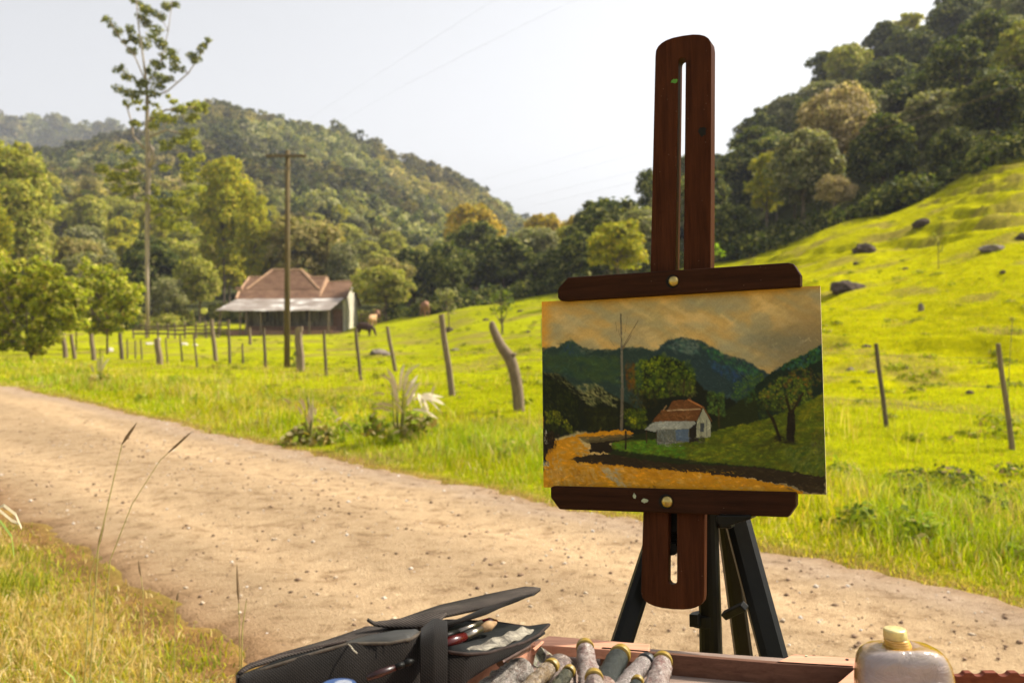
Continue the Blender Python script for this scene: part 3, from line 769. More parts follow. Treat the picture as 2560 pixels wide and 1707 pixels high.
def bushes():
    D = 46
    c1 = [(60,90,60),(170,60,55),(290,110,62),(20,180,70),(130,190,80),(270,220,80),(370,190,50),(420,290,60),(330,320,80),(180,330,90),(40,330,90),(90,450,80),(230,450,80),(370,430,70),(440,390,50),(500,300,50),(150,560,70),(300,560,60),(60,560,60),(420,520,50),(230,650,50),(340,640,40),(-60,200,80),(-60,400,90),(130,660,45),(150,180,90),(60,280,100),(240,330,100),(380,340,80),(140,430,100),(260,520,90),(60,480,90),(400,460,70),(180,620,60),(280,690,40),(480,420,60),(330,500,80),(560,420,50),(560,330,45),(520,210,45)]
    g = np.random.default_rng(12)
    def fillp(poly, step, r):
        out = []; xs = [p[0] for p in poly]; ys = [p[1] for p in poly]
        for x in np.arange(min(xs), max(xs), step):
            for y in np.arange(min(ys), max(ys), step):
                xx, yy = x + g.uniform(-.4, .4) * step, y + g.uniform(-.4, .4) * step; ins = False
                for i in range(len(poly)):
                    (xa, ya), (xb, yb) = poly[i], poly[(i + 1) % len(poly)]
                    if (ya > yy) != (yb > yy) and xx < (xb - xa) * (yy - ya) / (yb - ya) + xa: ins = not ins
                if ins: out.append((xx, yy, r * g.uniform(.6, 1.25)))
        return out
    c1 = fillp([(-80,300),(100,270),(300,300),(430,340),(600,420),(690,480),(730,600),(710,760),(690,800),(600,890),(510,960),(440,1030),(320,1065),(100,1065),(0,1040),(-80,1010)], 60, 58)
    trunk = [(270,1120,12),(250,1000,10),(230,900,8),(220,700,5)]
    limbs = [[(262,1110,7,0),(330,1030,6,.2),(420,930,4,.4)],[(262,1110,7,0),(200,1020,6,-.2),(120,940,4,-.4)],[(268,1105,6,0),(290,1010,5,-.3),(350,900,4,-.4)],[(265,1090,8,0),(340,960,6,.3),(380,800,4,.5)],[(265,1080,8,0),(180,960,6,-.3),(120,820,4,-.5)],[(262,1050,6,0),(250,900,5,.5),(300,700,4,.6)]]
    cluster_tree('bush', 'large bright green bush with reddish stems at the left edge of the road', D, c1, trunk, limbs, PAL_BUSH, 402, .105, 620, M_BARK, 'bush', 3.36, 0, 560, 1.0)
    c2 = [(760,150,60),(850,190,70),(700,250,60),(930,240,70),(1010,330,70),(880,330,80),(780,400,80),(960,430,70),(1080,400,60),(1120,480,45),(1050,520,50),(900,520,70),(780,560,70),(1000,600,50),(870,640,50),(700,500,60),(720,650,50),(1140,540,32),(840,280,90),(960,340,90),(800,480,90),(960,540,80),(1040,450,70),(860,600,70),(760,640,50),(960,650,50)]
    c2 = fillp([(660,340),(760,280),(900,340),(1020,410),(1080,490),(1140,570),(1180,690),(1140,780),(1090,860),(980,900),(830,915),(700,900),(640,700),(620,500)], 60, 54)
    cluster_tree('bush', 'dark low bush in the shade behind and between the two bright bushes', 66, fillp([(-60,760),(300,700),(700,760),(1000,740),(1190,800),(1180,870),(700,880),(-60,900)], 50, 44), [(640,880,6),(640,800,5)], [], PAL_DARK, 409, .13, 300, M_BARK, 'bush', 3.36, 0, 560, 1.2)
    cluster_tree('bush', 'rounded green bush just right of the large bright bush', 58, c2, [(900,1010,10),(900,850,8),(900,700,5)],
                 [[(900,900,6,0),(1000,760,4,.4)],[(900,900,6,0),(800,760,4,-.4)]], PAL_BUSH, 403, .13, 420, M_BARK, 'bush', 3.36, 0, 560, 1.2)
bushes()
def shrubs():
    D = 66
    cluster_tree('shrub', 'small round pale-leaved shrub behind the leaning square post', D, [(1600,380,60),(1560,340,36),(1640,340,40),(1570,430,44),(1640,430,40),(1600,330,30),(1690,390,22)],
                 [(1630,580,4),(1625,500,4),(1610,420,3)], [], PAL_GREYG, 404, .10, 260, M_BARK, 'shrub', 2.613, 500, 600, .4)
    cluster_tree('shrub', 'upright dark green sapling above the crooked stump post', 54, [(1965,350,44),(1940,400,40),(1990,400,40),(1950,460,40),(1995,440,34),(2030,410,22),(1975,510,28),(1910,400,20)],
                 [(1975,625,7),(1975,560,7),(1968,460,5),(1965,380,3)], [[(1975,560,4,0),(1935,490,3,.1)],[(1975,540,4,0),(2005,470,3,-.1)]], ([[.13,.17,.03],[.18,.21,.04],[.08,.11,.02],[.3,.3,.1]],[.4,.3,.2,.1]), 405, .085, 380, M_BARK, 'shrub', 2.613, 500, 600, .3)
    cluster_tree('sapling', 'thin leafy sapling growing on the open right slope', 38, [(1045,90,26),(1060,130,20),(1020,75,18),(1075,165,20)],
                 [(1055,185,3),(1052,130,2.5),(1048,90,2)], [], PAL_OLIVE, 406, .05, 600, M_BARK, 'sapling', 2.657, 1950, 560, .1)
    cluster_tree('shrub', 'low shrub growing against the broken fence post behind the pole', 33.2, [(620,740,24),(640,790,26),(600,770,18),(625,820,20)],
                 [(630,850,3),(628,800,2)], [], ([[.16,.22,.03],[.08,.11,.02],[.3,.3,.1]],[.5,.3,.2]), 407, .06, 900, M_BARK, 'shrub', 2.613, 500, 600, .1)
    cluster_tree('shrub', 'bright green leafy sprig just right of the easel mast above the top clamp', 45, [(1005,20,26),(1035,45,20),(1050,70,16),(1010,75,22)],
                 [(1000,170,3),(1003,90,2)], [], ([[.30,.42,.03],[.2,.3,.03]],[.6,.4]), 408, .09, 500, M_BARK, 'shrub', 2.09, 1300, 600, .2)
shrubs()

# ------------------------------------------------------------------ house
def build_house():
    M_TILE, nt = new_mat('clay_roof_tiles')
    v = coords(nt, (1, 1, 1)); wv = N(nt, 'ShaderNodeTexWave', wave_type='BANDS', bands_direction='Z', i_Scale=3.2, i_Distortion=.6, i_Detail=1.0); nt.links.new(v, wv.inputs['Vector'])
    wx = N(nt, 'ShaderNodeTexWave', wave_type='BANDS', bands_direction='X', i_Scale=2.2, i_Distortion=.3); nt.links.new(v, wx.inputs['Vector'])
    f = noise(nt, v, 1.1, 6, .7)
    c = ramp(nt, f, [(.3, (.10, .055, .034)), (.5, (.165, .092, .056)), (.75, (.26, .16, .10))])
    c = mix(nt, .6, c, ramp(nt, wv.outputs['Fac'], [(.1, (.62, .6, .6)), (.5, (1.1, 1.1, 1.1))]), 'MULTIPLY')
    c = mix(nt, .35, c, ramp(nt, wx.outputs['Fac'], [(.1, (.6, .6, .6)), (.5, (1.1, 1.1, 1.1))]), 'MULTIPLY')
    finish(nt, c, .9, .1, 0, bump(nt, wv.outputs['Fac'], .5, .05))
    M_TIN, nt = new_mat('weathered_tin')
    v = coords(nt); wv = N(nt, 'ShaderNodeTexWave', wave_type='BANDS', bands_direction='X', i_Scale=2.6, i_Distortion=.2); nt.links.new(v, wv.inputs['Vector'])
    f = noise(nt, coords(nt, (.5, 1, 1)), 1.4, 5, .6)
    c = ramp(nt, f, [(.35, (.22, .175, .14)), (.55, (.34, .29, .25)), (.62, (.60, .57, .52)), (.7, (.80, .78, .74))])
    finish(nt, c, .5, .4, .1, bump(nt, wv.outputs['Fac'], .5, .03))
    M_RIDGE = simple('ridge_tiles', (.40, .25, .15), .9, .3, 5, .1)
    M_PLASTER, nt = new_mat('stained_plaster'); v = coords(nt, (1, 1, .5)); f = noise(nt, v, 1.6, 7, .7)
    c = ramp(nt, f, [(.3, (.32, .29, .21)), (.48, (.58, .54, .42)), (.7, (.78, .74, .60))]); finish(nt, c, .9, .1)
    M_BOARD, nt = new_mat('grey_boards'); v = coords(nt, (5, 5, .4)); f = noise(nt, v, 1.6, 5, .7)
    c = ramp(nt, f, [(.36, (.06, .045, .03)), (.5, (.20, .175, .13)), (.64, (.36, .33, .26))]); finish(nt, c, .9, .1)
    M_DARK = simple('dark_opening', (.02, .017, .013), .9, .2, 4)
    M_BRICK = simple('old_brick_base', (.30, .17, .11), .9, .4, 5)
    M_WDOOR = simple('brown_door_wood', (.17, .09, .055), .9, .3, 6)
    x0, x1, xm = -27.4, -16.75, -19.3
    zf = Hs(-22, 100) + .0
    base = (-22.0, 103.5, zf)
    h = thing('farmhouse', 'old farmhouse with a tiled hipped roof and tin porch roof in the pasture', 'house', base)
    # walls
    b = B()
    b.box(((-26.6 + x1) / 2 + .0, 100.15, (zf + .45 + 3.75) / 2 + .2), (x1 + 26.6 - .5, .22, 3.3 - zf)); b.build('front_wall', M_BOARD, h)
    b = B(); b.box(((-26.6 + x1) / 2, 107.6, 1.9), (x1 + 26.6 - .5, .22, 3.6)); b.box((-26.6, 103.9, 1.9), (.22, 7.1, 3.6)); b.build('rear_wall', M_BOARD, h)
    b = B(); zb = zf - .3
    b.prism([(x1 - .2, 99.9, zb), (x1 - .2, 107.9, zb), (x1 - .2, 107.9, 3.5), (x1 - .2, 104.0, 5.28), (x1 - .2, 99.9, 3.55)], (.22, 0, 0)); b.build('gable_wall', M_PLASTER, h, bevel=.02)
    b = B(); b.box((-22.2, 100.02, zf + .25), (9.2, .3, .9)); b.build('brick_base', M_BRICK, h)
    b = B(); b.box((-16.98 - .5, 100.0, zf + 1.3), (.9, .16, 2.2)); b.build('door', M_WDOOR, h)
    for wx_ in (-24.6, -22.6, -20.6):
        b = B(); b.box((wx_, 100.0, zf + 1.75), (.95, .14, 1.15)); f = b.build('window', M_DARK, h)
        b = B(); b.box((wx_ - .25, 99.91, zf + 1.75), (.42, .05, 1.1)); b.box((wx_ + .3, 99.91, zf + 1.75), (.2, .05, 1.1)); b.build('shutter', M_BOARD, f, origin=np.array(base))
    # roofs: thick slabs
    def slab(bb, q, th=.10):
        q = [np.array(p, float) for p in q]; n = np.cross(q[1] - q[0], q[2] - q[0]); n /= np.linalg.norm(n)
        if n[2] < 0: n = -n
        bb.prism(q, -n * th)
    b = B()
    slab(b, [(x0 - .1, 99.3, 3.62), (xm, 99.3, 3.62), (xm, 104, 5.98), (x0, 104, 5.98)])
    slab(b, [(x0 - .1, 108.7, 3.62), (xm, 108.7, 3.62), (xm, 104, 5.95), (x0, 104, 5.95)])
    b.build('main_roof', M_TILE, h)
    b = B()
    slab(b, [(xm, 99.3, 3.68), (x1 + .25, 99.3, 3.74), (x1 + .25, 104, 5.60), (xm, 104, 5.42)])
    slab(b, [(xm, 108.7, 3.62), (x1 + .25, 108.9, 3.1), (x1 + .25, 104.01, 5.58), (xm, 104.01, 5.40)])
    b.build('wing_roof', M_TILE, h)
    b = B(); b.prism([(xm - .12, 99.6, 3.75), (xm - .12, 104, 6.05), (xm - .12, 108, 4.0)], (.2, 0, 0)); b.build('gable_trim', M_RIDGE, h)
    # tall central hip
    A = [(-27.0, 101.3, 4.66), (-19.6, 101.3, 4.66), (-19.6, 106.7, 4.66), (-27.0, 106.7, 4.66)]
    r0, r1 = (-25.0, 104, 6.78), (-22.0, 104, 6.78)
    b = B(); slab(b, [A[0], A[1], r1, r0]); slab(b, [A[2], A[3], r0, r1]); slab(b, [A[1], A[2], r1]); slab(b, [A[3], A[0], r0])
    b.build('hip_roof', M_TILE, h)
    b = B(); b.tube([r0, r1], .13, 7)
    for p, q in ((A[0], r0), (A[1], r1), (A[2], r1), (A[3], r0)): b.tube([p, q], .12, 7)
    b.tube([(x0, 104, 6.02), (-26.0, 104, 6.02)], .12, 7); b.tube([(-21.4, 104, 6.0), (xm, 104, 6.02)], .12, 7); b.tube([(xm, 104, 5.46), (x1 + .2, 104, 5.64)], .1, 7)
    b.tube([(x0 - .1, 99.3, 3.7), (x0 - .3, 101.2, 4.5), (x0, 104, 6.0)], .12, 7)
    b.build('ridge_tiles', M_RIDGE, h)
    b = B(); b.box((x0 - .35, 101.3, 4.72), (.7, .5, .3)); b.build('ridge_cap', M_RIDGE, h, bevel=.05)
    # porch roof: gently sagging tin, wrapping the left side
    b = B(); top, bot = [], []
    for k in range(13):
        f = k / 12; sag = -.06 * math.sin(math.pi * f) + .03 * math.sin(k * 2.1)
        top.append((x0 - .05 + (x1 - x0 + .05) * f, 99.35, 3.62 + .05 * sag + .10 * f)); bot.append((-28.55 + (11.0) * f, 95.9, 2.47 + sag + .05 * f))
    b.loft(bot, top); b.add([(-28.55, 95.9, 2.47), (x0 - .05, 99.35, 3.6), (x0 - .05, 107.5, 3.6), (-28.7, 107.5, 2.6)], [(0, 1, 2, 3)])
    b.build('porch_roof', M_TIN, h, solid=.04)
    for px_ in (-28.2, -26.3, -25.7, -24.3, -22.0, -19.6, -17.75):
        b = B(); zz_ = Hs(px_, 96.3); b.box((px_, 96.3, (zz_ - .2 + 2.45) / 2), (.14, .14, 2.65 - zz_)); b.build('porch_post', M_POST, h)
    b = B(); b.box((-22.6, 98.2, zf + .05), (10.2, 3.4, .5)); b.build('porch_floor', M_BRICK, h)
    b = B()
    for k in range(9): b.tube([(-17.5 + .3 * math.sin(k), 96.6 + .3 * k, zf + .05 + .02 * k), (-16.9 + .2 * math.cos(k), 97.0 + .3 * k, zf + .15)], .07, 5)
    o = b.build('firewood', M_BRICK, None, origin=np.array([-17.2, 97.5, zf])); tag(o, 'reddish firewood lying at the right corner of the porch', 'firewood')
build_house()

# ------------------------------------------------------------------ timber corral
def build_corral():
    A = np.array([-37.0, 98.0]); Bq = np.array([-26.2, 92.0])
    c0 = ground_pt(330, 92); t = thing('corral_fence', 'low weathered timber corral left of the house', 'fence', tuple(ground_pt(430, 92)))
    pts = [(335, 94), (365, 93.5), (395, 93), (420, 92.5), (438, 92), (462, 91.5), (490, 91), (515, 91), (545, 91), (572, 91)]
    g = np.random.default_rng(3); W = []
    for i, (px, D) in enumerate(pts):
        p = ground_pt(px, D); W.append(p); b = B(); h_ = 1.35 + .25 * g.random()
        b.tube([p - [0, 0, .3], p + [g.normal() * .04, 0, h_ * .6], p + [g.normal() * .05, 0, h_]], [.10, .09, .08], 6); b.build('post', M_POST, t)
    for k, z in enumerate((.45, .8, 1.12)):
        for i in range(len(W) - 1):
            b = B(); a, c = W[i] + [0, -.1, z + g.normal() * .04], W[i + 1] + [0, -.1, z + g.normal() * .04]
            d = c - a; L = np.linalg.norm(d); ang = math.atan2(d[1], d[0]); M = np.array([[math.cos(ang), -math.sin(ang), 0], [math.sin(ang), math.cos(ang), 0], [0, 0, 1]])
            b.box((a + c) / 2, (L + .2, .05, .17), M); b.build('rail', M_POSTD if (i + k) % 3 else M_POST, t)
    # far pale fence rail behind (by the gable end)
    t2 = thing('corral_fence', 'short timber rail fence at the gable end of the house', 'fence', tuple(ground_pt(915, 106)))
    Wp = [ground_pt(x, 106) for x in (902, 930, 958)]
    for p in Wp: B().tube([p - [0, 0, .2], p + [0, 0, 1.4]], .07, 6).build('post', M_POST, t2)
    for z in (.7, 1.15): B().tube([Wp[0] + [0, -.1, z], Wp[1] + [0, -.1, z], Wp[2] + [0, -.1, z]], .06, 6).build('rail', M_POST, t2)
    p = ground_pt(510, 94); m = thing('marker', 'yellow and white disc on a stake left of the house', 'marker', tuple(p))
    B().tube([p, p + [0, 0, 2.1]], .03, 6).build('stake', M_POST, m)
    b = B(); cc = P(510, 777, 94); b.tube([cc + [0, -.06, 0], cc + [0, .06, 0]], .30, 14)
    b.build('disc', simple('yellow_paint', (.75, .72, .12), .5, .1), m)
    for (px, py, D, s, lab) in ((275, 824, 62, .38, 'pale boulder under the rounded green bush'), (398, 822, 88, .25, 'white stone in front of the corral')):
        rock('stone', lab, px, py, D, s, s * .7, M_PALE)
# ------------------------------------------------------------------ rocks
M_ROCK = simple('dark_fieldstone', (.075, .055, .042), .95, .45, 4, .1, bmp=.6)
M_ROCKL = simple('grey_fieldstone', (.19, .155, .125), .95, .4, 4, .1, bmp=.6)
M_PALE = simple('pale_stone', (.62, .56, .48), .9, .2, 5, .1)
def rock(name, label, px, py, D, w_, h_, mat, group=None, seed=None):
    g = np.random.default_rng(int(px * 7 + py)); x = (px - CX) / F * D; z = Hs(x, D)
    import bmesh
    bm = bmesh.new(); bmesh.ops.create_icosphere(bm, subdivisions=3, radius=1)
    o1, o2 = g.random(2) * 50
    for v in bm.verts:
        n = float(fbm(np.array([v.co.x * 1.6 + o1 + v.co.z]), np.array([v.co.y * 1.6 + o2 - v.co.z * 1.3]), 61, 3)[0])
        n2 = float(vn(np.array([v.co.x * 4 + o2]), np.array([v.co.y * 4 + v.co.z * 5]), 63)[0]); k = .5 + .75 * n + .3 * n2
        v.co = Vector((v.co.x * w_ / 2 * k, v.co.y * w_ / 2.4 * k, max(v.co.z, -.5) * h_ * .75 * k))
    me = bpy.data.meshes.new(name); bm.to_mesh(me); bm.free()
    o = link(name, me, mat); o.location = (x, D, z + h_ * .10); o.rotation_euler = (0, 0, g.uniform(-.4, .4))
    return tag(o, label, name.replace('_', ' '), group)
build_corral()
def build_rocks():
    # px, py, w px, h px, label
    L = [(2160, 622, 58, 32, M_ROCK, 'dark peaked boulder on the upper right slope'),
         (2140, 658, 20, 12, M_ROCK, 'small dark stone just below the peaked boulder'),
         (2118, 716, 84, 42, M_ROCK, 'wide cracked brown boulder beside the right end of the top clamp'),
         (2302, 560, 44, 26, M_ROCK, 'dark pointed boulder near the wood edge on the right slope'),
         (2478, 621, 62, 22, M_ROCKL, 'long flat grey boulder on the upper right slope'),
         (2556, 587, 34, 26, M_ROCK, 'dark boulder at the right edge of the photo'),
         (2262, 672, 16, 8, M_ROCK, 'tiny dark stone in the middle of the right slope'),
         (2505, 679, 16, 10, M_ROCK, 'little stone below the long flat boulder'),
         (2452, 915, 26, 18, M_ROCK, 'round brown stone left of the right-hand fence post'),
         (2262, 916, 18, 10, M_ROCK, 'small brown stone between the two right-hand fence posts'),
         (2425, 978, 22, 14, M_ROCK, 'low dark stone near the foot of the right-hand fence post'),
         (2126, 922, 20, 12, M_ROCKL, 'pale stone near the canvas edge in the pasture'),
         (2178, 930, 20, 12, M_ROCKL, 'pale stone just left of the thin fence post'),
         (2166, 866, 22, 12, M_ROCK, 'dark stone beside the top of the thin fence post'),
         (2302, 770, 14, 26, M_ROCKL, 'upright pale stone under the slope bank'),
         (946, 878, 44, 20, M_ROCKL, 'grey boulder in the flat pasture right of the house'),
         (968, 884, 24, 12, M_ROCKL, 'smaller grey rock touching the pasture boulder'),
         (1138, 874, 22, 8, M_ROCKL, 'flat grey stone behind the leaning square post'),
         (1122, 822, 22, 20, M_ROCK, 'dark stone under the pale shrub'),
         (1215, 798, 16, 8, M_ROCK, 'dark stone left of the sapling in the pasture'),
         (1302, 776, 18, 8, M_ROCK, 'dark stone on the pasture above the canvas corner'),
         (1320, 828, 14, 10, M_ROCK, 'small dark stone beside the canvas edge'),
         (374, 858, 20, 8, M_PALE, 'pale stone between the left fence posts'),
         (463, 859, 18, 9, M_PALE, 'whitish stone left of the tall square fence post'),
         (488, 861, 12, 8, M_PALE, 'tan stone close to the tall square fence post')]
    for px, py, wp, hp, mat, lab in L:
        # find the forward distance at which the terrain is seen at that pixel row
        best, bd = 30, 1e9
        for D in np.geomspace(10, 100, 240):
            x = (px - CX) / F * D; z = Hs(x, D); e = abs((EYE - z) / D * F + 800 - (py + hp * .3))
            if e < bd: bd, best = e, D
        rock('rock', lab, px, py, best, wp / F * best * 1.0, hp / F * best * .68, mat)
build_rocks()

# ------------------------------------------------------------------ wire fence along the road
def build_fence():
    # px_top, py_top, px_base, py_base, half width px, dark, label
    Pn = [(158,833,163,890,6,0,''),(178,836,186,893,5,0,''),(228,834,234,896,6,0,''),(300,832,304,894,5,1,''),(318,848,318,893,2,1,''),(338,850,338,893,2,1,''),(352,848,354,895,2,1,''),
          (392,846,398,908,9,0,'thick pale stubby post'),(414,845,418,905,2,1,''),(450,838,455,900,2.5,1,''),(484,830,492,914,2.5,1,''),(528,798,538,898,6,0,'tall square post'),
          (571,798,574,905,3.5,1,''),(606,858,607,905,2.5,1,''),(624,818,625,860,4,0,''),(660,820,663,918,4,1,''),(746,820,750,925,11,0,'broken thick post with a notched top'),(810,826,815,940,4,1,''),
          (889,822,901,946,4.5,1,''),(968,816,988,925,5,0,''),(1103,786,1130,985,8.5,0,'leaning square-cut post'),(1356,797,1357,862,3,0,''),(2190,858,2218,1066,6.5,1,'thin dark leaning post'),(2495,858,2534,1118,7.5,0,'leaning grey post beside a bent wire')]
    base0 = ground_pt(1130, 17)
    t = thing('wire_fence', 'roadside pasture fence of uneven weathered posts with a crooked stump', 'fence', tuple(base0))
    W = []
    for (xt, yt, xb, yb, hw, dk, lab) in Pn:
        # distance from the base row
        best, bd = 20, 1e9
        for D in np.geomspace(8, 75, 300):
            x = (xb - CX) / F * D; z = Hs(x, D); e = abs((EYE - z) / D * F + 800 - (yb + 4))
            if e < bd: bd, best = e, D
        D = best; p = np.array([(xb - CX) / F * D, D, Hs((xb - CX) / F * D, D)]); q = P(xt, yt, D + .03)
        r = hw / F * D; d = q - p; b = B()
        n = 4 if hw > 5.5 and lab else 7
        b.tube([p - d * .15, p + d * .35 + [r * .15, 0, 0], p + d * .7 - [r * .12, 0, 0], q], [r * 1.08, r, r * .96, r * .88], n if n != 4 else 5)
        if 'notched' in lab:
            b.box(q + [r * .5, 0, -.03], (r * .9, r * 1.2, .14))
        b.build('post', M_POSTD if dk else M_POST, t, bevel=.01 if n == 4 else 0, label=('%s of the wire fence' % lab) if lab else None)
        W.append((xb, p, q))
    # crooked stump post
    D = 15.6; pts = [(1300,1010,15),(1296,985,16),(1290,950,15),(1283,915,15.5),(1270,885,16.5),(1254,870,13),(1240,838,12),(1228,812,10),(1232,802,6)]
    ppts = [P(x, y, D) for x, y, r in pts]
    xs = ppts[0][0]; ppts[0][2] = Hs(xs, D) - .3
    b = B(); b.tube(ppts, [r / F * D for _, _, r in pts], 10); b.box(P(1284, 886, D - .05), (.12, .1, .07))
    b.build('post', M_POST, t, smooth=True, sub=1, label='crooked forked stump post of the wire fence'); W.append((1300, ppts[1], P(1232, 808, D)))
    W.sort(key=lambda q: q[0])
    W = [q for q in W if q[0] not in (625, 607, 1357)]
    for f in (.30, .58, .86):
        b = B()
        for (a, p, q), (c, p2, q2) in zip(W[:-1], W[1:]):
            A = p + (q - p) * f; C = p2 + (q2 - p2) * f; m = (A + C) / 2 - np.array([0, 0, .02 * np.linalg.norm(C - A) / 3])
            b.tube([A, m, C], .0022, 3, False)
        b.build('wire', M_WIRE, t)
    b = B(); pp = [P(2520, 1010, 10.9), P(2523, 930, 10.9), P(2527, 860, 10.95), P(2531, 800, 11.0)]
    b.tube(pp, .004, 4); b.build('bent_wire', M_WIRE, t)
build_fence()

def weeds():
    g = np.random.default_rng(21); L = []
    for k in range(150):                                   # broad-leaved weeds along the far verge
        u = g.uniform(-24, 6); v = float(edge_far(np.array([u]))[0]) + g.uniform(.7, 2.6 + .08 * max(-u, 0)); x = u * RU[0] + v * RV[0]; y = u * RU[1] + v * RV[1]
        if y < 4: continue
        s = .06 + .13 * g.random() ** 2; L.append((x, y, Hs(x, y) + s * .2, s, s * .8))
    V, Q, C = crown_cloud(1, L, 5200, .026, [[.24, .32, .03], [.34, .38, .04], [.12, .17, .02], [.45, .36, .14]], [.4, .25, .2, .15], .5, 22)
    tag(link('roadside_weeds', mesh_from('roadside_weeds', V, [Q], C), M_LEAF), 'low broad-leaved weeds among the roadside grass', 'weeds', kind='stuff')
    L = []
    for k in range(17):                                    # clump at the right edge, leaf colours darkened to stand for shade
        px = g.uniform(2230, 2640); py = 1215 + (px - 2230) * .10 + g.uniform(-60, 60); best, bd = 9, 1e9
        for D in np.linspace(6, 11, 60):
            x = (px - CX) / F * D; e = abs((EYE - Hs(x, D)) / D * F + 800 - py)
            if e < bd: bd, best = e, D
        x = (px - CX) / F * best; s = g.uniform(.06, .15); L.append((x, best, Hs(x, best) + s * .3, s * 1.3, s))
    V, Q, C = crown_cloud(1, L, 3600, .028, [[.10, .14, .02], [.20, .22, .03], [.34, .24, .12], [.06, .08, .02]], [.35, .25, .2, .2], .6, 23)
    tag(link('dark_weeds', mesh_from('dark_weeds', V, [Q], C), M_LEAF), 'tangled weeds darkened for shade in the verge at the right edge of the photo', 'weeds', kind='stuff')
    L = []
    for k in range(750):                                   # tufts over the pasture
        D = 12 + 75 * g.random() ** 1.2; t = g.uniform(500, 2700)
        if D > wood_edge(t) - 1: continue
        x = (t - CX) / F * D; u_, v_ = uv_road(x, D)
        if v_ < 8.5: continue
        s = .07 + .17 * g.random() ** 3; L.append((x, D, Hs(x, D) + s * .1, s * 1.3, s * .6))
    V, Q, C = crown_cloud(1, L, 1900, .04, [[.22, .25, .012], [.30, .32, .015], [.13, .15, .01], [.36, .27, .09]], [.4, .3, .15, .15], .5, 24)
    tag(link('pasture_weeds', mesh_from('pasture_weeds', V, [Q], C), M_LEAF), 'small rough tufts dotted over the pasture and slope', 'weeds', kind='stuff')
weeds()

# ------------------------------------------------------------------ utility pole and cables
def build_pole():
    D = 36; p = ground_pt(717, D); q = P(719, 376, D)
    t = thing('utility_pole', 'wooden utility pole with a short crossarm in front of the house', 'utility pole', tuple(p))
    B().tube([p - [0, 0, .5], p + (q - p) * .5, q], [.115, .10, .085], 10).build('pole', simple('pole_wood', (.12, .09, .045), .9, .3, 6, .1, stretch=(4, 4, .3)), t, smooth=True)
    a, c = P(664, 388, D - .12), P(766, 392, D - .12)
    b = B(); d = c - a; ang = math.atan2(d[1], d[0])
    b.box((a + c) / 2, (np.linalg.norm(d), .09, .10), np.array([[math.cos(ang), 0, 0], [0, 1, 0], [0, 0, 1]]) + 0 * np.eye(3)); b.build('crossarm', M_POSTD, t, bevel=.01)
    for (x, y) in ((670, 384), (692, 385), (737, 387), (761, 388)):
        k = P(x, y, D - .12); B().tube([k - [0, 0, .03], k + [0, 0, .05], k + [0, 0, .06], k + [0, 0, .12]], [.015, .015, .035, .03], 8).build('insulator', simple('insulator', (.25, .22, .18), .4, .1), t)
    b = B(); k = P(700, 391, D - .1); b.tube([P(698, 392, D - .1), P(717, 425, D - .1)], .012, 5); b.tube([P(738, 392, D - .1), P(720, 425, D - .1)], .012, 5); b.build('brace', M_WIRE, t)
build_pole()
M_CAB = simple('cable', (.55, .58, .60), .6, .05, 2, .3, bmp=0)
M_CABB = simple('brown_cable', (.16, .11, .06), .8, .05, 2, .1, bmp=0)
def build_cables():
    C = [((700, 345, 230), (900, 215, 190), (1330, -60, 140), .014, 'upper faint power cable crossing the sky left of the easel'),
         ((810, 330, 230), (1040, 200, 190), (1560, -60, 140), .014, 'second faint power cable crossing the sky left of the easel'),
         ((1130, 470, 260), (1620, 335, 200), (2100, 180, 160), .014, 'highest of the faint cables meeting the right hill'),
         ((1150, 500, 260), (1640, 372, 200), (2050, 248, 160), .014, 'second highest of the faint cables meeting the right hill'),
         ((1290, 500, 240), (1560, 436, 200), (1700, 400, 180), .013, 'third of the faint cables low in the sky by the mast'),
         ((1330, 516, 240), (1600, 452, 200), (1720, 424, 180), .017, 'lowest of the faint cables, just above the golden tree')]
    for a, m, c, r, lab in C:
        pa, pm, pc = P(*a), P(*m), P(*c); pts = []
        for k in range(13):
            s = k / 12; pts.append(pa * (1 - s) * (1 - 2 * s) + pm * 4 * s * (1 - s) + pc * s * (2 * s - 1))
        o = B().tube(pts, r, 4).build('power_cable', M_CAB, None, origin=np.array(pa)); tag(o, lab, 'cable')
    for a, c, lab in (((1930, 372, 80), (2620, 130, 68), 'upper brown cable in front of the hillside trees'), ((1900, 400 - 20, 80), (2620, 190, 60), 'lower brown cable in front of the hillside trees')):
        pa, pc = P(*a), P(*c); mid = (pa + pc) / 2 - np.array([0, 0, .6])
        o = B().tube([pa, (pa + mid) / 2 - [0, 0, .15], mid, (pc + mid) / 2 - [0, 0, .15], pc], .022, 4).build('power_cable', M_CABB, None, origin=np.array(pa)); tag(o, lab, 'cable')
build_cables()

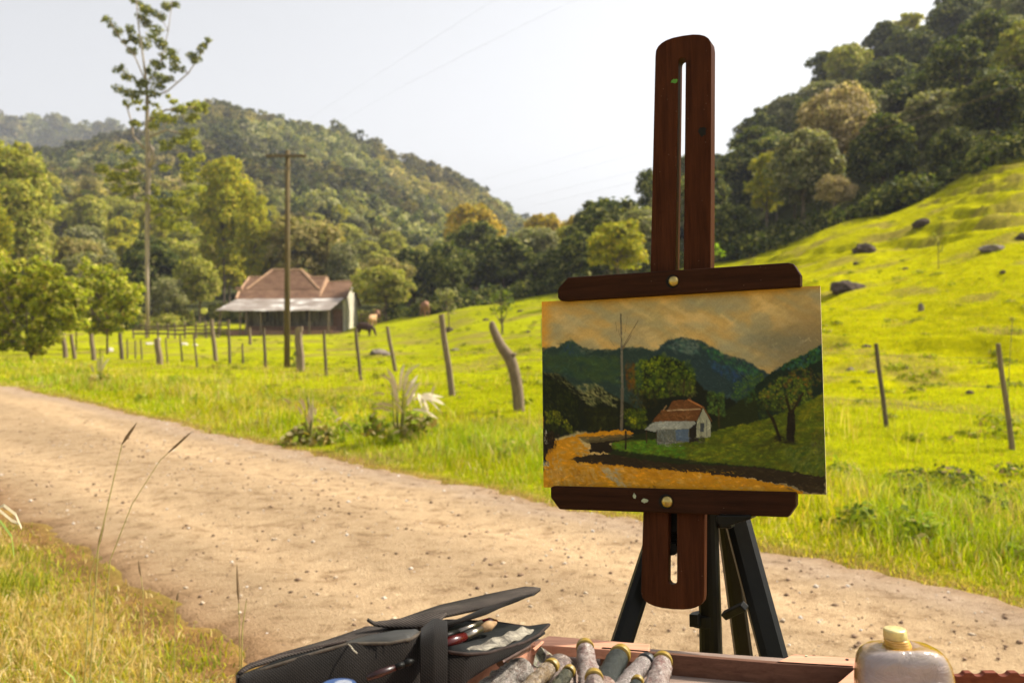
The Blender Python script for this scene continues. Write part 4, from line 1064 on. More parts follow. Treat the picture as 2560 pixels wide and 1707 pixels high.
# ------------------------------------------------------------------ cattle
def cow(label, px, D, col, heading, graze, dark=None, size=1.0):
    J = {'rump': (-.72, 0, 1.22), 'mid': (0, 0, 1.12), 'chest': (.62, 0, 1.10), 'neck': (.98, 0, 1.12 if graze else 1.35)}
    hd = (1.28, 0, .42) if graze else (1.45, 0, 1.5); J['poll'] = (1.2, 0, .72) if graze else (1.2, 0, 1.55); J['head'] = hd
    J['muz'] = (hd[0] + .14, 0, hd[2] - .26)
    vs = [J['mid'], J['rump'], J['chest'], J['neck'], J['poll'], J['head'], J['muz']]; rd = [.38, .30, .34, .2, .14, .125, .075]
    es = [(0, 1), (0, 2), (2, 3), (3, 4), (4, 5), (5, 6)]
    def chain(start, pts, rr):
        prev = start
        for p, r in zip(pts, rr): vs.append(p); rd.append(r); es.append((prev, len(vs) - 1)); prev = len(vs) - 1
    for sgn in (-1, 1):
        chain(1, [(-.70, sgn * .2, .88), (-.60, sgn * .21, .66), (-.76, sgn * .2, .46), (-.70, sgn * .2, .22), (-.68, sgn * .2, .03)], [.17, .11, .075, .055, .065])
        chain(2, [(.60, sgn * .2, .78), (.60, sgn * .2, .50), (.62, sgn * .2, .22), (.64, sgn * .2, .03)], [.14, .085, .055, .065])
        chain(4, [(J['poll'][0] + .03, sgn * .2, J['poll'][2] + .02)], [.045])
    chain(1, [(-1.0, 0, 1.2), (-1.06, 0, .85), (-1.05, 0, .55)], [.05, .025, .035])
    me = bpy.data.meshes.new('cow'); me.from_pydata(vs, es, []); me.update()
    o = link('cow', me, col); o.modifiers.new('skin', 'SKIN'); s = o.modifiers.new('sub', 'SUBSURF'); s.levels = s.render_levels = 1
    for i, d in enumerate(me.skin_vertices[0].data): d.radius = (rd[i], rd[i] * (1.15 if i < 3 else 1)); d.use_root = (i == 0)
    p = ground_pt(px, D); o.location = tuple(p - np.array([0, 0, .04])); o.rotation_euler = (0, 0, heading); o.scale = (size,) * 3
    o.modifiers['skin'].use_smooth_shade = True
    return tag(o, label, 'cow')
M_COW1 = simple('dark_brown_hide', (.05, .022, .014), .8, .3, 3); M_COW2 = simple('tan_hide', (.50, .30, .15), .8, .15, 3); M_COW3 = simple('red_brown_hide', (.26, .13, .07), .8, .25, 3)
cow('dark brown cow grazing right of the house', 911, 78, M_COW1, R(-20), True, size=.74)
cow('tan cow standing behind the dark grazing cow', 931, 96, M_COW2, R(78), False, size=.8)
cow('red-brown cow standing at the foot of the round olive tree', 944, 104, M_COW3, R(100), False, size=.85)
cow('reddish cow grazing by the wood edge at the top of the pasture', 1062, 96, M_COW3, R(110), True)

# ------------------------------------------------------------------ reeds with pale leaves
def strap_plant(name, label, cx, cy, D, leaves, cat='plant', sc=1.0):
    base = ground_pt(cx, D); t = thing(name, label, cat, tuple(base)); g = np.random.default_rng(int(cx))
    Mp = simple('dry_leaf', (.60, .51, .34), .6, .2, 6, .3); Mg = simple('stem_green', (.20, .20, .04), .7, .3, 6)
    b = B(); bs = B()
    extra = []
    for (x0, y0, x1, y1, wpx) in leaves:
        for k in range(2):
            a_ = g.uniform(-.35, .35); f_ = g.uniform(.6, 1.0); vx, vy = x1 - x0, y1 - y0
            extra.append((x0 + g.uniform(-5, 5), y0 + g.uniform(-3, 6), x0 + f_ * (vx * math.cos(a_) - vy * math.sin(a_)), y0 + f_ * (vx * math.sin(a_) + vy * math.cos(a_)), wpx * g.uniform(.3, .55)))
    for (x0, y0, x1, y1, wpx) in list(leaves) + extra:
        dd = g.uniform(-.45, .1); a = P(x0, y0, D + dd * .5 - .1); c = P(x1, y1, D + dd); mid = (a + c) / 2 + np.array([0, 0, np.linalg.norm(c - a) * .12])
        wv = wpx / F * D / 2 * 1.0; ax = c - a; sd_ = np.cross(ax, [0, 1, 0]); sd_ = sd_ / (np.linalg.norm(sd_) + 1e-6) * wv * .8 + np.array([0, wv * .6, 0])
        L = [a - sd_ * .2, a * .7 + mid * .3 - sd_, mid - sd_, c * .6 + mid * .4 - sd_ * .7, c]; Rr = [a + sd_ * .2, a * .7 + mid * .3 + sd_, mid + sd_, c * .6 + mid * .4 + sd_ * .7, c + sd_ * .05]
        b.loft(L, Rr)
    for k in range(7):
        x = cx + g.uniform(-18, 22) * sc; bs.tube([base + [(x - cx) / F * D * .3, g.uniform(-.1, .1), -.05], P(x, cy - g.uniform(60, 150) * sc, D)], [.013, .006], 5)
    b.build('leaves', Mp, t); bs.build('stems', Mg, t)
    L = [(base[0] + g.uniform(-.40, .40) * sc, base[1] + g.uniform(-.2, .2), base[2] + g.uniform(.0, .26) * sc, .13, .11) for k in range(12)]
    V, Q, C = crown_cloud(1, L, 1800, .05, [[.26, .32, .03], [.5, .42, .20], [.16, .18, .02], [.38, .27, .06]], [.35, .3, .2, .15], .5, int(cx))
    link('foliage', mesh_from('foliage', V - base, [Q], C), M_LEAF, t)
def z6(x, y): return 600 + x / 3.92, 900 + y / 3.92
def leaves6(L): return [(*z6(a, b), *z6(c, d), w_ / 3.92) for a, b, c, d, w_ in L]
strap_plant('reed_plant', 'clump of reeds with long pale dry leaves below the leaning post', 995, 1062, 12.0, leaves6([
    (1540,280,1440,80,40),(1540,290,1385,140,36),(1545,380,1470,190,50),(1560,300,1610,30,36),(1600,300,1655,160,30),(1620,360,1750,140,32),(1640,420,1760,220,30),(1640,430,1715,320,50),(1700,380,2000,365,36),
    (1760,360,2010,440,50),(1740,330,1850,490,40),(1560,410,1470,320,40),(1500,450,1310,440,36),(1480,500,1290,480,32),(1420,330,1290,340,24),(1600,200,1780,30,22),(1700,480,1950,580,24),(1880,330,1905,250,22),(1800,450,1845,500,40),(1600,520,1500,400,26)]))
strap_plant('reed_plant', 'small tuft of pale dry reeds left of the big reed clump', 772, 1062, 12.4, leaves6([
    (640,490,590,360,36),(690,600,660,345,40),(740,540,730,460,34),(610,530,560,450,26),(680,620,655,530,40),(480,420,405,370,22),(960,540,890,450,18),(800,620,750,570,18),(1100,690,1000,600,24),(930,600,1000,560,20),(560,690,520,660,20)]), sc=.6)
strap_plant('reed_plant', 'pale dry tuft in the verge below the left fence posts', 250, 925, 24, [(252, 925, 258, 886, 6), (248, 925, 244, 895, 6), (255, 925, 275, 895, 5), (232, 930, 228, 912, 5)], sc=.4)

# ------------------------------------------------------------------ grass stalks near the lens
def stalk(label, pts, D, r, head, group=None):
    W = [P(x, y, D) for x, y in pts]; g0 = Hs(W[0][0], D); W[0][2] = g0 - .01
    t = thing('grass_stalk', label, 'grass stalk', tuple(W[0]), group); b = B()
    Ms = M_STALK
    # smooth the line
    pp = []
    for i in range(len(W) - 1):
        for k in range(4): pp.append(W[i] * (1 - k / 4) + W[i + 1] * k / 4)
    pp.append(W[-1]); b.tube(pp, list(np.linspace(r, r * .4, len(pp))), 5, False); b.build('stem', Ms, t)
    if head:
        bh = B(); a, c = pp[-1 - head], pp[-1]; bh.tube([a, a * .7 + c * .3, a * .3 + c * .7, c], [r * .6, r * 2.4, r * 1.8, r * .3], 6); bh.build('seed_head', M_SEED, t)
    # two blades at the foot
    bl = B(); g = np.random.default_rng(int(pts[0][0]))
    for k in range(3):
        a = W[0]; an = g.uniform(0, 6.28); L = g.uniform(.15, .3); d = np.array([math.cos(an), math.sin(an), 0])
        m = a + d * L * .3 + [0, 0, L * .8]; c = a + d * L * .8 + [0, 0, L]; s_ = np.array([-d[1], d[0], 0]) * .004
        bl.loft([a - s_, m - s_, c], [a + s_, m + s_, c + s_ * .1])
    bl.build('blade', M_BLADE, t)
M_STALK = simple('stalk', (.34, .30, .09), .7, .2, 20); M_SEED = simple('seed_head', (.20, .13, .07), .9, .3, 40); M_BLADE = simple('grass_blade', (.22, .30, .05), .6, .25, 20)
stalk('tallest grass stalk with a dark seed head over the road', [(215, 1535), (245, 1370), (280, 1215), (305, 1110), (342, 1056)], 3.6, .0026, 4)
stalk('leaning grass stalk arching right of the tallest stalk', [(235, 1560), (275, 1400), (330, 1260), (400, 1150), (480, 1078)], 3.6, .002, 3)
stalk('short grass stalk with a loose head left of the tallest stalk', [(205, 1550), (225, 1440), (245, 1370), (262, 1300)], 3.7, .0024, 4)
stalk('thin upright grass stalk beside the black case', [(600, 1650), (598, 1540), (592, 1410)], 3.3, .002, 3)
stalk('short green grass stalk right beside the thin upright stalk', [(598, 1660), (606, 1570), (616, 1500)], 3.3, .0028, 0)
stalk('faint grass stalk left of the black case at the road edge', [(360, 1580), (358, 1480), (346, 1400)], 3.6, .0018, 2)
stalk('brown grass stalk low on the verge near the middle', [(430, 1570), (438, 1520), (446, 1480)], 3.5, .0018, 2)
# ================================================================== easel
def wood(name, c0, c1, grain_axis, rough=.55, scale=22, spec=.05, coat=0):
    m, nt = new_mat(name)
    sc = [1.0, 1.0, 1.0]; sc[grain_axis] = .07
    v = coords(nt, tuple(sc)); f = noise(nt, v, scale * 6, 8, .75, .4); f2 = noise(nt, v, scale * 1.2, 4, .6, 1.2)
    c = ramp(nt, f, [(.32, c0), (.68, c1)])
    c = mix(nt, .6, c, ramp(nt, f2, [(.3, (.72, .7, .7)), (.7, (1.2, 1.15, 1.1))]), 'MULTIPLY')
    vs = coords(nt); sp = noise(nt, vs, 30, 4, .6)
    c = mix(nt, 1.0, c, ramp(nt, sp, [(.22, (.45, .45, .45)), (.32, (1, 1, 1))]), 'MULTIPLY')
    sc_ = N(nt, 'ShaderNodeTexVoronoi', feature='F1', i_Scale=70.0); nt.links.new(vs, sc_.inputs['Vector'])
    c = mix(nt, ramp(nt, sc_.outputs['Distance'], [(.035, (.28, .28, .28)), (.07, (0, 0, 0))]), c, (.30, .22, .15))
    finish(nt, c, rough, spec, 0, bump(nt, f, .35, .0008)); return m
M_MAST = wood('reddish_hardwood', (.032, .0105, .004), (.078, .025, .010), 2)
M_RAIL = wood('dark_hardwood', (.020, .0080, .0038), (.046, .0175, .0082), 0)
M_TRAYW = wood('tray_wood', (.46, .22, .14), (.66, .36, .24), 0, .6)
M_TRAYD = wood('tray_wood_dark', (.09, .045, .03), (.17, .09, .06), 0, .6)
M_BLACK = simple('black_painted_metal', (.006, .0062, .005), .45, .3, 14, .14, bmp=.05)
M_BRASS = simple('brass', (.42, .32, .11), .34, .25, 60, .5, metal=1.0, bmp=.15)
M_PAINTG = simple('green_paint', (.08, .26, .02), .5, .2, 30)
M_PAINTP = simple('pale_paint', (.34, .38, .24), .6, .3, 60)
M_PAINTD = simple('dark_paint', (.015, .015, .013), .7, .3, 60, .08)
rV = cam2w((5469, 221, -2489)); rV /= np.linalg.norm(rV)
uV = cam2w((486, 39553, 2489)); uV -= rV * (uV @ rV); uV /= np.linalg.norm(uV)
nV = np.cross(rV, uV)                         # points towards the viewer
if nV[1] > 0: nV = -nV
O = P(1708, 975, 1.58)
EM = Matrix(((rV[0], -nV[0], uV[0]), (rV[1], -nV[1], uV[1]), (rV[2], -nV[2], uV[2])))   # local x right, y away, z up
E_ROT = EM.to_euler()
def L_(x, y, off):
    """local (x, z) where the ray through pixel meets the plane at distance off behind the canvas"""
    d = ray(x, y); e = np.array([0, 0, EYE]); o = O - nV * off; t = ((o - e) @ nV) / (d @ nV); p = e + d * t - O
    return np.array([p @ rV, off, p @ uV])
def q5(x, y): return 1300 + x / 2.0902, 600 + y / 2.0902
def E5(pts, off): return [L_(*q5(*p), off) for p in pts]
def EP(pts, off): return [L_(*p, off) for p in pts]
easel = thing('easel', 'dark wooden tripod easel with slotted mast and two clamps holding the canvas', 'easel', tuple(O)); easel.rotation_euler = E_ROT
def epart(b, name, mat, bevel=0, label=None, parent=None, smooth=False):
    V = b.v; me = bpy.data.meshes.new(name); me.from_pydata(V, [], b.f); me.validate(); me.update()
    import bmesh
    bm = bmesh.new(); bm.from_mesh(me); bmesh.ops.recalc_face_normals(bm, faces=bm.faces); bm.to_mesh(me); bm.free()
    if smooth: me.polygons.foreach_set('use_smooth', np.ones(len(me.polygons), bool))
    o = link(name, me, mat, parent or easel)
    if bevel:
        m = o.modifiers.new('bev', 'BEVEL'); m.width = bevel; m.segments = 2; m.limit_method = 'ANGLE'; m.angle_limit = R(35)
    if label: o['label'] = label
    return o
def arc(c, rx, rz, a0, a1, n, y):
    return [np.array([c[0] + rx * math.cos(R(a0 + (a1 - a0) * k / n)), y, c[1] + rz * math.sin(R(a0 + (a1 - a0) * k / n))]) for k in range(n + 1)]
def slotted(outer, slot, y0, th):
    """board with a long slot: outer and slot are matched loops (same count) bridged"""
    b = B(); n = len(outer); off = np.array([0, th, 0])
    vs = outer + slot + [p + off for p in outer] + [p + off for p in slot]
    fs = []
    for i in range(n):
        j = (i + 1) % n
        fs += [(i, j, n + j, n + i), (2 * n + i, 3 * n + i, 3 * n + j, 2 * n + j), (i, 2 * n + i, 2 * n + j, j), (n + i, n + j, 3 * n + j, 3 * n + i)]
    return b.add(vs, fs)
def build_easel():
    y0 = .010; th = .020
    # upper mast: outline in pixels (front face)
    xl0, xr0, xl1, xr1 = 1638, 1779, 1624, 1776
    zt = EP([(1708, 89)], y0)[0][2]
    tl, tr = EP([(xl0, 141), (xr0, 130)], y0); bl, br = EP([(xl1 - 1, 790), (xr1, 790)], y0)
    def top_arc(tl, tr, zt, n=12):
        out = []
        cx = (tl[0] + tr[0]) / 2; w2 = (tr[0] - tl[0]) / 2
        for k in range(n + 1):
            a = math.pi - math.pi * k / n; ca, sa = math.cos(a), math.sin(a)
            e = 2.6; xx = cx + w2 * math.copysign(abs(ca) ** (2 / e), ca); zz_ = tl[2] + (zt - tl[2]) * abs(sa) ** (2 / e)
            out.append(np.array([xx, y0, zz_]))
        return out
    ot = top_arc(tl, tr, zt)
    sl_t = EP([(1695.5, 157), (1714, 159)], y0); sl_b = EP([(1687, 790), (1708, 790)], y0)
    cxs = (sl_t[0][0] + sl_t[1][0]) / 2; rs = (sl_t[1][0] - sl_t[0][0]) / 2
    st = [np.array([cxs + rs * math.cos(math.pi - math.pi * k / 12), y0, sl_t[0][2] + rs * 1.2 * math.sin(math.pi * k / 12)]) for k in range(13)]
    outer = ot + [br, bl]; slot = st + [sl_b[1] - [0, 0, -.01], sl_b[0] + [0, 0, .01]]
    b = slotted(outer, slot, y0, .027); epart(b, 'mast', M_MAST, .0012)
    # lower slotted board
    y1 = .006
    tl, tr = EP([(1609, 1230), (1762, 1230)], y1); c1, c2 = EP([(1602, 1478), (1760, 1478)], y1); zb = EP([(1690, 1523)], y1)[0][2]
    cx = (c1[0] + c2[0]) / 2; w2 = (c2[0] - c1[0]) / 2
    lo = []
    for k in range(13):
        a = -math.pi * k / 12; ca, sa = math.cos(a), math.sin(a)
        lo.append(np.array([cx + w2 * math.copysign(abs(ca) ** .8, ca), y1, c1[2] + (c1[2] - zb) * -abs(sa) ** .8]))
    s0 = EP([(1671, 1230), (1692, 1230), (1692, 1450), (1670, 1450)], y1); cs = (s0[2][0] + s0[3][0]) / 2; r2 = (s0[2][0] - s0[3][0]) / 2
    sl_ = [np.array([cs + r2 * math.cos(-math.pi * k / 12), y1, s0[2][2] + r2 * math.sin(-math.pi * k / 12)]) for k in range(13)]
    b = slotted(lo + [tl, tr], sl_ + [s0[0] - [0, 0, .01], s0[1] - [0, 0, .01]], y1, .018)
    epart(b, 'lower_board', M_MAST, .0015)
    # clamps: boards standing proud of the canvas
    f = -.013; T = [(196, 300), (196, 262), (205, 243), (250, 195), (1400, 118), (1430, 124), (1465, 180), (1465, 243), (240, 318), (208, 316)]
    b = B().prism(E5(T, f), (0, .023, 0)); up = epart(b, 'top_clamp', M_RAIL, .002)
    Bt = [(158, 1292), (160, 1345), (205, 1406), (1400, 1448), (1441, 1388), (1441, 1318), (172, 1286)]
    b = B().prism(E5(Bt, f), (0, .026, 0)); dn = epart(b, 'bottom_clamp', M_RAIL, .002)
    for (x, y, r, par) in ((803, 216, 27, up), (770, 1366, 30, dn)):
        c = E5([(x, y)], f - .0005)[0]; rr = r / 2.0902 / F * 1.56 * 1.02
        b = B()
        prof = [(1.0, 0), (1.0, -.18), (.9, -.36), (.7, -.52), (.42, -.64), (.12, -.69)]
        vs = []; n = 24
        for (pr, pz) in prof:
            for k in range(n): a = 2 * math.pi * k / n; vs.append(c + np.array([math.cos(a) * pr * rr, pz * rr, math.sin(a) * pr * rr]))
        fs = [(i * n + k, i * n + (k + 1) % n, (i + 1) * n + (k + 1) % n, (i + 1) * n + k) for i in range(len(prof) - 1) for k in range(n)] + [tuple((len(prof) - 1) * n + k for k in range(n))]
        b.add(vs, fs); epart(b, 'knob', M_BRASS, smooth=True, parent=par)
        b = B(); c2 = c + [-.0022, 0, .0]; vs = [c2 + np.array([math.cos(2 * math.pi * k / n) * rr * q, yy, math.sin(2 * math.pi * k / n) * rr * q]) for q, yy in ((1.28, -.0003), (1.28, .0012)) for k in range(n)]
        b.add(vs, [tuple(range(n))] + [(k, (k + 1) % n, n + (k + 1) % n, n + k) for k in range(n)]); epart(b, 'knob_washer', M_PAINTD, parent=par)
    # paint marks
    def spot(x, y, w_, h_, off, mat, nm='paint_spot', par=None, seed=1):
        g = np.random.default_rng(seed); c = L_(x, y, off); s = 1.58 / F
        pts = [c + np.array([math.cos(a) * w_ / 2 * s * g.uniform(.6, 1.1), 0, math.sin(a) * h_ / 2 * s * g.uniform(.6, 1.1)]) for a in np.linspace(0, 2 * math.pi, 14, endpoint=False)]
        epart(B().prism(pts, (0, .0006, 0)), nm, mat, parent=par)
    spot(1686, 203, 20, 13, y0 - .0005, M_PAINTG, par=None, seed=2)
    spot(1756, 328, 24, 30, y0 - .0005, M_PAINTD, par=None, seed=3)
    spot(1612, 1251, 17, 13, f - .0005, M_PAINTP, par=dn, seed=4)
    spot(1586, 1240, 9, 16, f - .0005, M_PAINTP, par=dn, seed=5)
    # bolt behind the slot
    c = EP([(1684, 1370)], .03)[0]
    b = B(); b.tube([c + [0, -.012, 0], c + [0, .03, 0]], .010, 12); b.box(c + [0, .02, .02], (.03, .012, .05)); epart(b, 'bolt', M_BLACK)
    # tripod, in world coordinates turned into easel space
    Mi = np.array([rV, -nV, uV])
    def tl_(p): return Mi @ (np.array(p) - O)
    def leg(name, top, bot_px, D0, D1, hw0, hw1, depth, prof='box', extra=None):
        """pixel line from top to bottom carried on down to the ground"""
        a, c = P(*top, D0), P(*bot_px, D1); d = c - a; k = (a[2] - .012) / (a[2] - c[2]); g = a + d * k
        g[2] = Hs(g[0], g[1]) + .0; b = B()
        w0 = hw0 / F * D0; w1 = hw1 / F * D1; wg = w0 + (w1 - w0) * min(k, 2.2)
        if prof == 'tube':
            b.tube([tl_(a), tl_(c), tl_(g)], [w0, w1, w1], 16)
            return epart(b, name, M_BLACK, smooth=False), a, c, g
        ax = d / np.linalg.norm(d); s_ = np.cross(ax, [0, 1, 0]); s_ /= np.linalg.norm(s_); t_ = np.cross(ax, s_)
        ring = lambda p, w_: [tl_(p + s_ * w_ * u + t_ * depth * v) for u, v in ((-1, -.6), (-.55, -1), (.55, -1), (1, -.6), (1, .6), (.55, 1), (-.55, 1), (-1, .6))]
        r0, r1 = ring(a, w0), ring(g, w1)
        b.add(r0 + r1, [(i, (i + 1) % 8, 8 + (i + 1) % 8, 8 + i) for i in range(8)] + [tuple(range(7, -1, -1)), tuple(range(8, 16))])
        return epart(b, name, M_BLACK, .001), a, c, g
    l1, *_ = leg('leg', (1654, 1300), (1553, 1622), 1.68, 1.58, 24, 27, .014)
    l2, *_ = leg('leg', (1843, 1300), (1936, 1656), 1.66, 1.56, 31, 36, .014)
    l3, *_ = leg('leg', (1812, 1290), (1862, 1655), 1.72, 1.86, 20, 29, .016)
    cc, a, c, g = leg('center_column', (1768, 1250), (1778, 1643), 1.62, 1.62, 26, 29, .016, 'tube')
    for rf in (l1, l2, l3): pass
    # collar
    a1, c1_ = P(1757, 1534, 1.62), P(1758, 1562, 1.62)
    b = B(); b.tube([tl_(a1), tl_(c1_)], 31 / F * 1.62, 18); bb = P(1738, 1548, 1.60); b.box(tl_(bb), (.014, .022, .02)); epart(b, 'collar', M_BLACK, .001, parent=cc)
    # brace lever and head bracket
    b = B(); p1, p2 = P(1812, 1538, 1.50), P(1862, 1514, 1.46); b.tube([tl_(p1), tl_(p2)], [.0085, .0085], 4); epart(b, 'brace_lever', M_BLACK, .002)
    b = B(); pts = [tl_(P(x, y, 1.50)) for x, y in ((1790, 1300), (1803, 1321), (1850, 1305), (1877, 1298), (1877, 1288), (1790, 1288))]
    b.prism(pts, (0, .05, 0)); epart(b, 'head_bracket', M_BLACK, .002)
    b = B(); b.box(tl_(P(1742, 1285, 1.64)), (.12, .03, .04)); epart(b, 'tripod_head', M_BLACK, .003)
    b = B(); b.box(np.array([-.012, .045, -.15]), (.05, .03, .16)); epart(b, 'back_bracket', M_BLACK, .003)
build_easel()

# ================================================================== painting
def build_painting():
    W, Hn = 470, 316
    # destination in zoomed-photo coordinates (homography approximated bilinearly)
    TL, TR, BR, BL = (123, 322), (1580, 238), (1590, 1330), (113, 1290)
    a_, b_, c_, d_ = [L_(*q5(*p), 0) for p in (TL, TR, BR, BL)]
    x0 = (a_[0] + d_[0]) / 2; x1 = (b_[0] + c_[0]) / 2; z1 = (a_[2] + b_[2]) / 2; z0 = (c_[2] + d_[2]) / 2
    u, v = np.meshgrid(np.linspace(0, 1, W), np.linspace(0, 1, Hn))
    # exact pixel of each surface point
    X = x0 + (x1 - x0) * u; Z = z1 + (z0 - z1) * v
    Wp = O[None, None] + X[..., None] * rV + Z[..., None] * uV
    dx, dy, dz = Wp[..., 0], Wp[..., 1], Wp[..., 2] - EYE
    fwd = dy * cp - dz * sp_; upc = dy * sp_ + dz * cp
    PX = (CX + F * dx / fwd - 1300) * 2.0902; PY = (CY - F * upc / fwd - 600) * 2.0902
    img = np.zeros((Hn, W, 3)); g = np.random.default_rng(77)
    n1 = fbm(PX / 140, PY / 60, 1, 4); n2 = fbm(PX / 22, PY / 16, 2, 4); n3 = fbm(PX / 6, PY / 6, 3, 3)
    wxx = (fbm(PX / 18, PY / 18, 5, 3) - .5) * 18; wyy = (fbm(PX / 15, PY / 15, 6, 3) - .5) * 18
    def blur(k):
        for _ in range(k):
            p = np.pad(img, ((1, 1), (1, 1), (0, 0)), mode='edge')
            img[:] = (p[:-2, 1:-1] + p[2:, 1:-1] + p[1:-1, :-2] + p[1:-1, 2:] + 2 * img) / 6
    def put(m, c, a=1.0):
        m = (np.clip(m, 0, 1) * a)[..., None]; img[:] = img * (1 - m) + np.array(c) * m
    def poly(pts, warp=1.0, soft=2.0):
        x, y = PX + wxx * warp, PY + wyy * warp; ins = np.zeros(PX.shape, bool); n = len(pts)
        for i in range(n):
            (xa, ya), (xb, yb) = pts[i], pts[(i + 1) % n]
            if ya == yb: continue
            cnd = ((ya > y) != (yb > y)) & (x < (xb - xa) * (y - ya) / (yb - ya) + xa); ins ^= cnd
        return ins.astype(float)
    def line(x1_, y1_, x2, y2, w_, c, a=1.0, taper=0):
        d2 = (x2 - x1_) ** 2 + (y2 - y1_) ** 2; t = np.clip(((PX - x1_) * (x2 - x1_) + (PY - y1_) * (y2 - y1_)) / d2, 0, 1)
        d = np.hypot(PX + wxx * .12 - x1_ - t * (x2 - x1_), PY + wyy * .12 - y1_ - t * (y2 - y1_)); put(np.clip(1.2 - d / (w_ * (1 - taper * t)), 0, 1) * 1.5, c, a)
    def daubs(region, n, cols, smin, smax, ang=None, asp=2.0, a=.9, filt=None):
        n = int(n * 2.0); smin *= .6; smax *= .66; a0 = a * .9
        xs = [p[0] for p in region]; ys = [p[1] for p in region]; m = poly(region, .6)
        sx = W / 1465.0; sy = Hn / 1010.0
        for _ in range(n):
            x = g.uniform(min(xs), max(xs)); y = g.uniform(min(ys), max(ys))
            j = int(np.clip((x - 118) * sx, 0, W - 1)); i = int(np.clip((y - (322 - .055 * (x - 118))) * Hn / (970 + .082 * (x - 118)), 0, Hn - 1))
            if m[i, j] < .5: continue
            s = g.uniform(smin, smax) * (1.9 if _ % 3 == 0 and smax > 7 else 1.0); a = a0 * (.5 if _ % 3 == 0 else 1); r = int(s * sx * 1.6) + 2
            i0, i1, j0, j1 = max(0, i - r), min(Hn, i + r + 1), max(0, j - r), min(W, j + r + 1)
            th = g.uniform(0, math.pi) if ang is None else ang + g.normal() * .35
            ddx = PX[i0:i1, j0:j1] - PX[i, j]; ddy = PY[i0:i1, j0:j1] - PY[i, j]
            aa = ddx * math.cos(th) + ddy * math.sin(th); bb = (-ddx * math.sin(th) + ddy * math.cos(th)) * asp
            k = np.clip(1.4 - (aa ** 2 + bb ** 2) ** .5 / s * 1.4, 0, 1) ** .7 * a
            k = (k * (.6 + .8 * n3[i0:i1, j0:j1]))[..., None].clip(0, 1); c = np.array(cols[g.integers(len(cols))]) * g.uniform(.85, 1.15)
            img[i0:i1, j0:j1] = img[i0:i1, j0:j1] * (1 - k) + c * k
    # --- sky
    img[:] = np.array([140, 112, 62]); st = fbm((PX + PY * 1.1) / 260, (PY - PX * .55) / 60, 9, 4)
    put(sstep(.35, .75, st), (156, 122, 66), .9); put(sstep(.55, .25, st), (128, 116, 78), .7)
    put(sstep(.48, .75, fbm((PX + PY) / 150, (PY - PX * .6 + PX * .0) / 34, 12, 3)), (176, 146, 92), .6)
    put(sstep(.52, .72, fbm(PX / 180 + 7, PY / 80, 14, 2)), (112, 108, 84), .6)
    put(sstep(.5, .75, fbm((PX + PY * .8) / 190 + 3, (PY - PX * .5) / 55, 15, 3)), (112, 110, 88), .5)
    put(sstep(440, 130, PY + (PX - 123) * .055 + 60 * n1) * 0 + sstep(370, 315, PY + (PX - 123) * .058), (150, 98, 14), .75)
    put(sstep(200, 125, PX + 30 * n2), (176, 112, 24), .8)
    put(sstep(1150, 1500, PX) * sstep(430, 560, PY + 60 * n1), (92, 84, 62), .75)
    put(sstep(1300, 1580, PX + 120 * n1) * sstep(200, 480, PY), (96, 80, 52), .6)
    put(np.exp(-(((PX - 1330) / 170) ** 2 + ((PY - 540) / 70) ** 2)) * (.4 + n2), (84, 80, 62), .8)
    put(np.exp(-(((PX - 600) / 120) ** 2 + ((PY - 500) / 60) ** 2)), (122, 108, 76), .6)
    put(np.exp(-(((PX - 260) / 60) ** 2 + ((PY - 440) / 40) ** 2)), (136, 124, 92), .6)
    for (x, y) in ((1350, 560), (1400, 600), (1445, 575), (1340, 590), (1480, 545), (1300, 520)):
        daubs([(x - 30, y - 20), (x + 30, y - 20), (x + 30, y + 20), (x - 30, y + 20)], 3, [(150, 142, 120)], 5, 11, -.9, 2.5, .6)
    blur(2)
    # --- far and middle hills
    put(poly([(100, 560), (190, 562), (240, 530), (275, 525), (320, 560), (420, 575), (560, 560), (640, 560), (690, 580), (760, 560), (800, 900), (100, 900)]), (27, 38, 33))
    put(poly([(200, 600), (235, 540), (275, 522), (300, 550), (350, 590), (330, 610), (240, 612)], .6), (30, 44, 40)); daubs([(220, 600), (240, 545), (275, 525), (300, 560), (280, 600)], 60, [(22, 34, 66), (44, 58, 30), (30, 50, 30)], 8, 22, 1.9, 2.5, .7)
    daubs([(280, 550), (370, 590), (385, 630), (330, 600)], 40, [(70, 76, 60), (90, 92, 70)], 6, 16, .7, 3, .5)
    daubs([(120, 600), (560, 620), (560, 760), (300, 720), (130, 660)], 260, [(36, 50, 26), (26, 42, 34), (42, 52, 24)], 20, 50, .2, 2, .5)
    put(poly([(640, 640), (700, 590), (760, 530), (850, 505), (950, 530), (1060, 590), (1160, 620), (1250, 670), (1330, 720), (1330, 900), (640, 900)]), (26, 37, 37))
    daubs([(760, 560), (850, 508), (950, 540), (980, 600), (860, 590)], 120, [(80, 90, 78), (98, 104, 84), (44, 74, 60)], 8, 26, .5, 2.5, .5)
    daubs([(940, 540), (1060, 590), (1280, 690), (1250, 720), (1000, 620)], 300, [(34, 80, 34), (46, 92, 34), (28, 62, 50)], 6, 16, .8, 1.5, .6)
    daubs([(980, 620), (1150, 690), (1260, 740), (1150, 760), (1000, 680)], 150, [(26, 42, 84), (30, 56, 74), (22, 38, 52)], 10, 26, .6, 2, .6)
    put(poly([(120, 690), (200, 700), (330, 800), (400, 760), (560, 850), (640, 900), (640, 640), (720, 600), (850, 640), (960, 780), (1100, 830), (1180, 880), (1180, 990), (560, 1020), (300, 1000), (120, 1060)]), (15, 17, 10))
    put(poly([(460, 1110), (500, 1030), (1000, 960), (1320, 700), (1600, 600), (1600, 1260), (1100, 1210), (600, 1190)]), (22, 26, 10))
    blur(2)
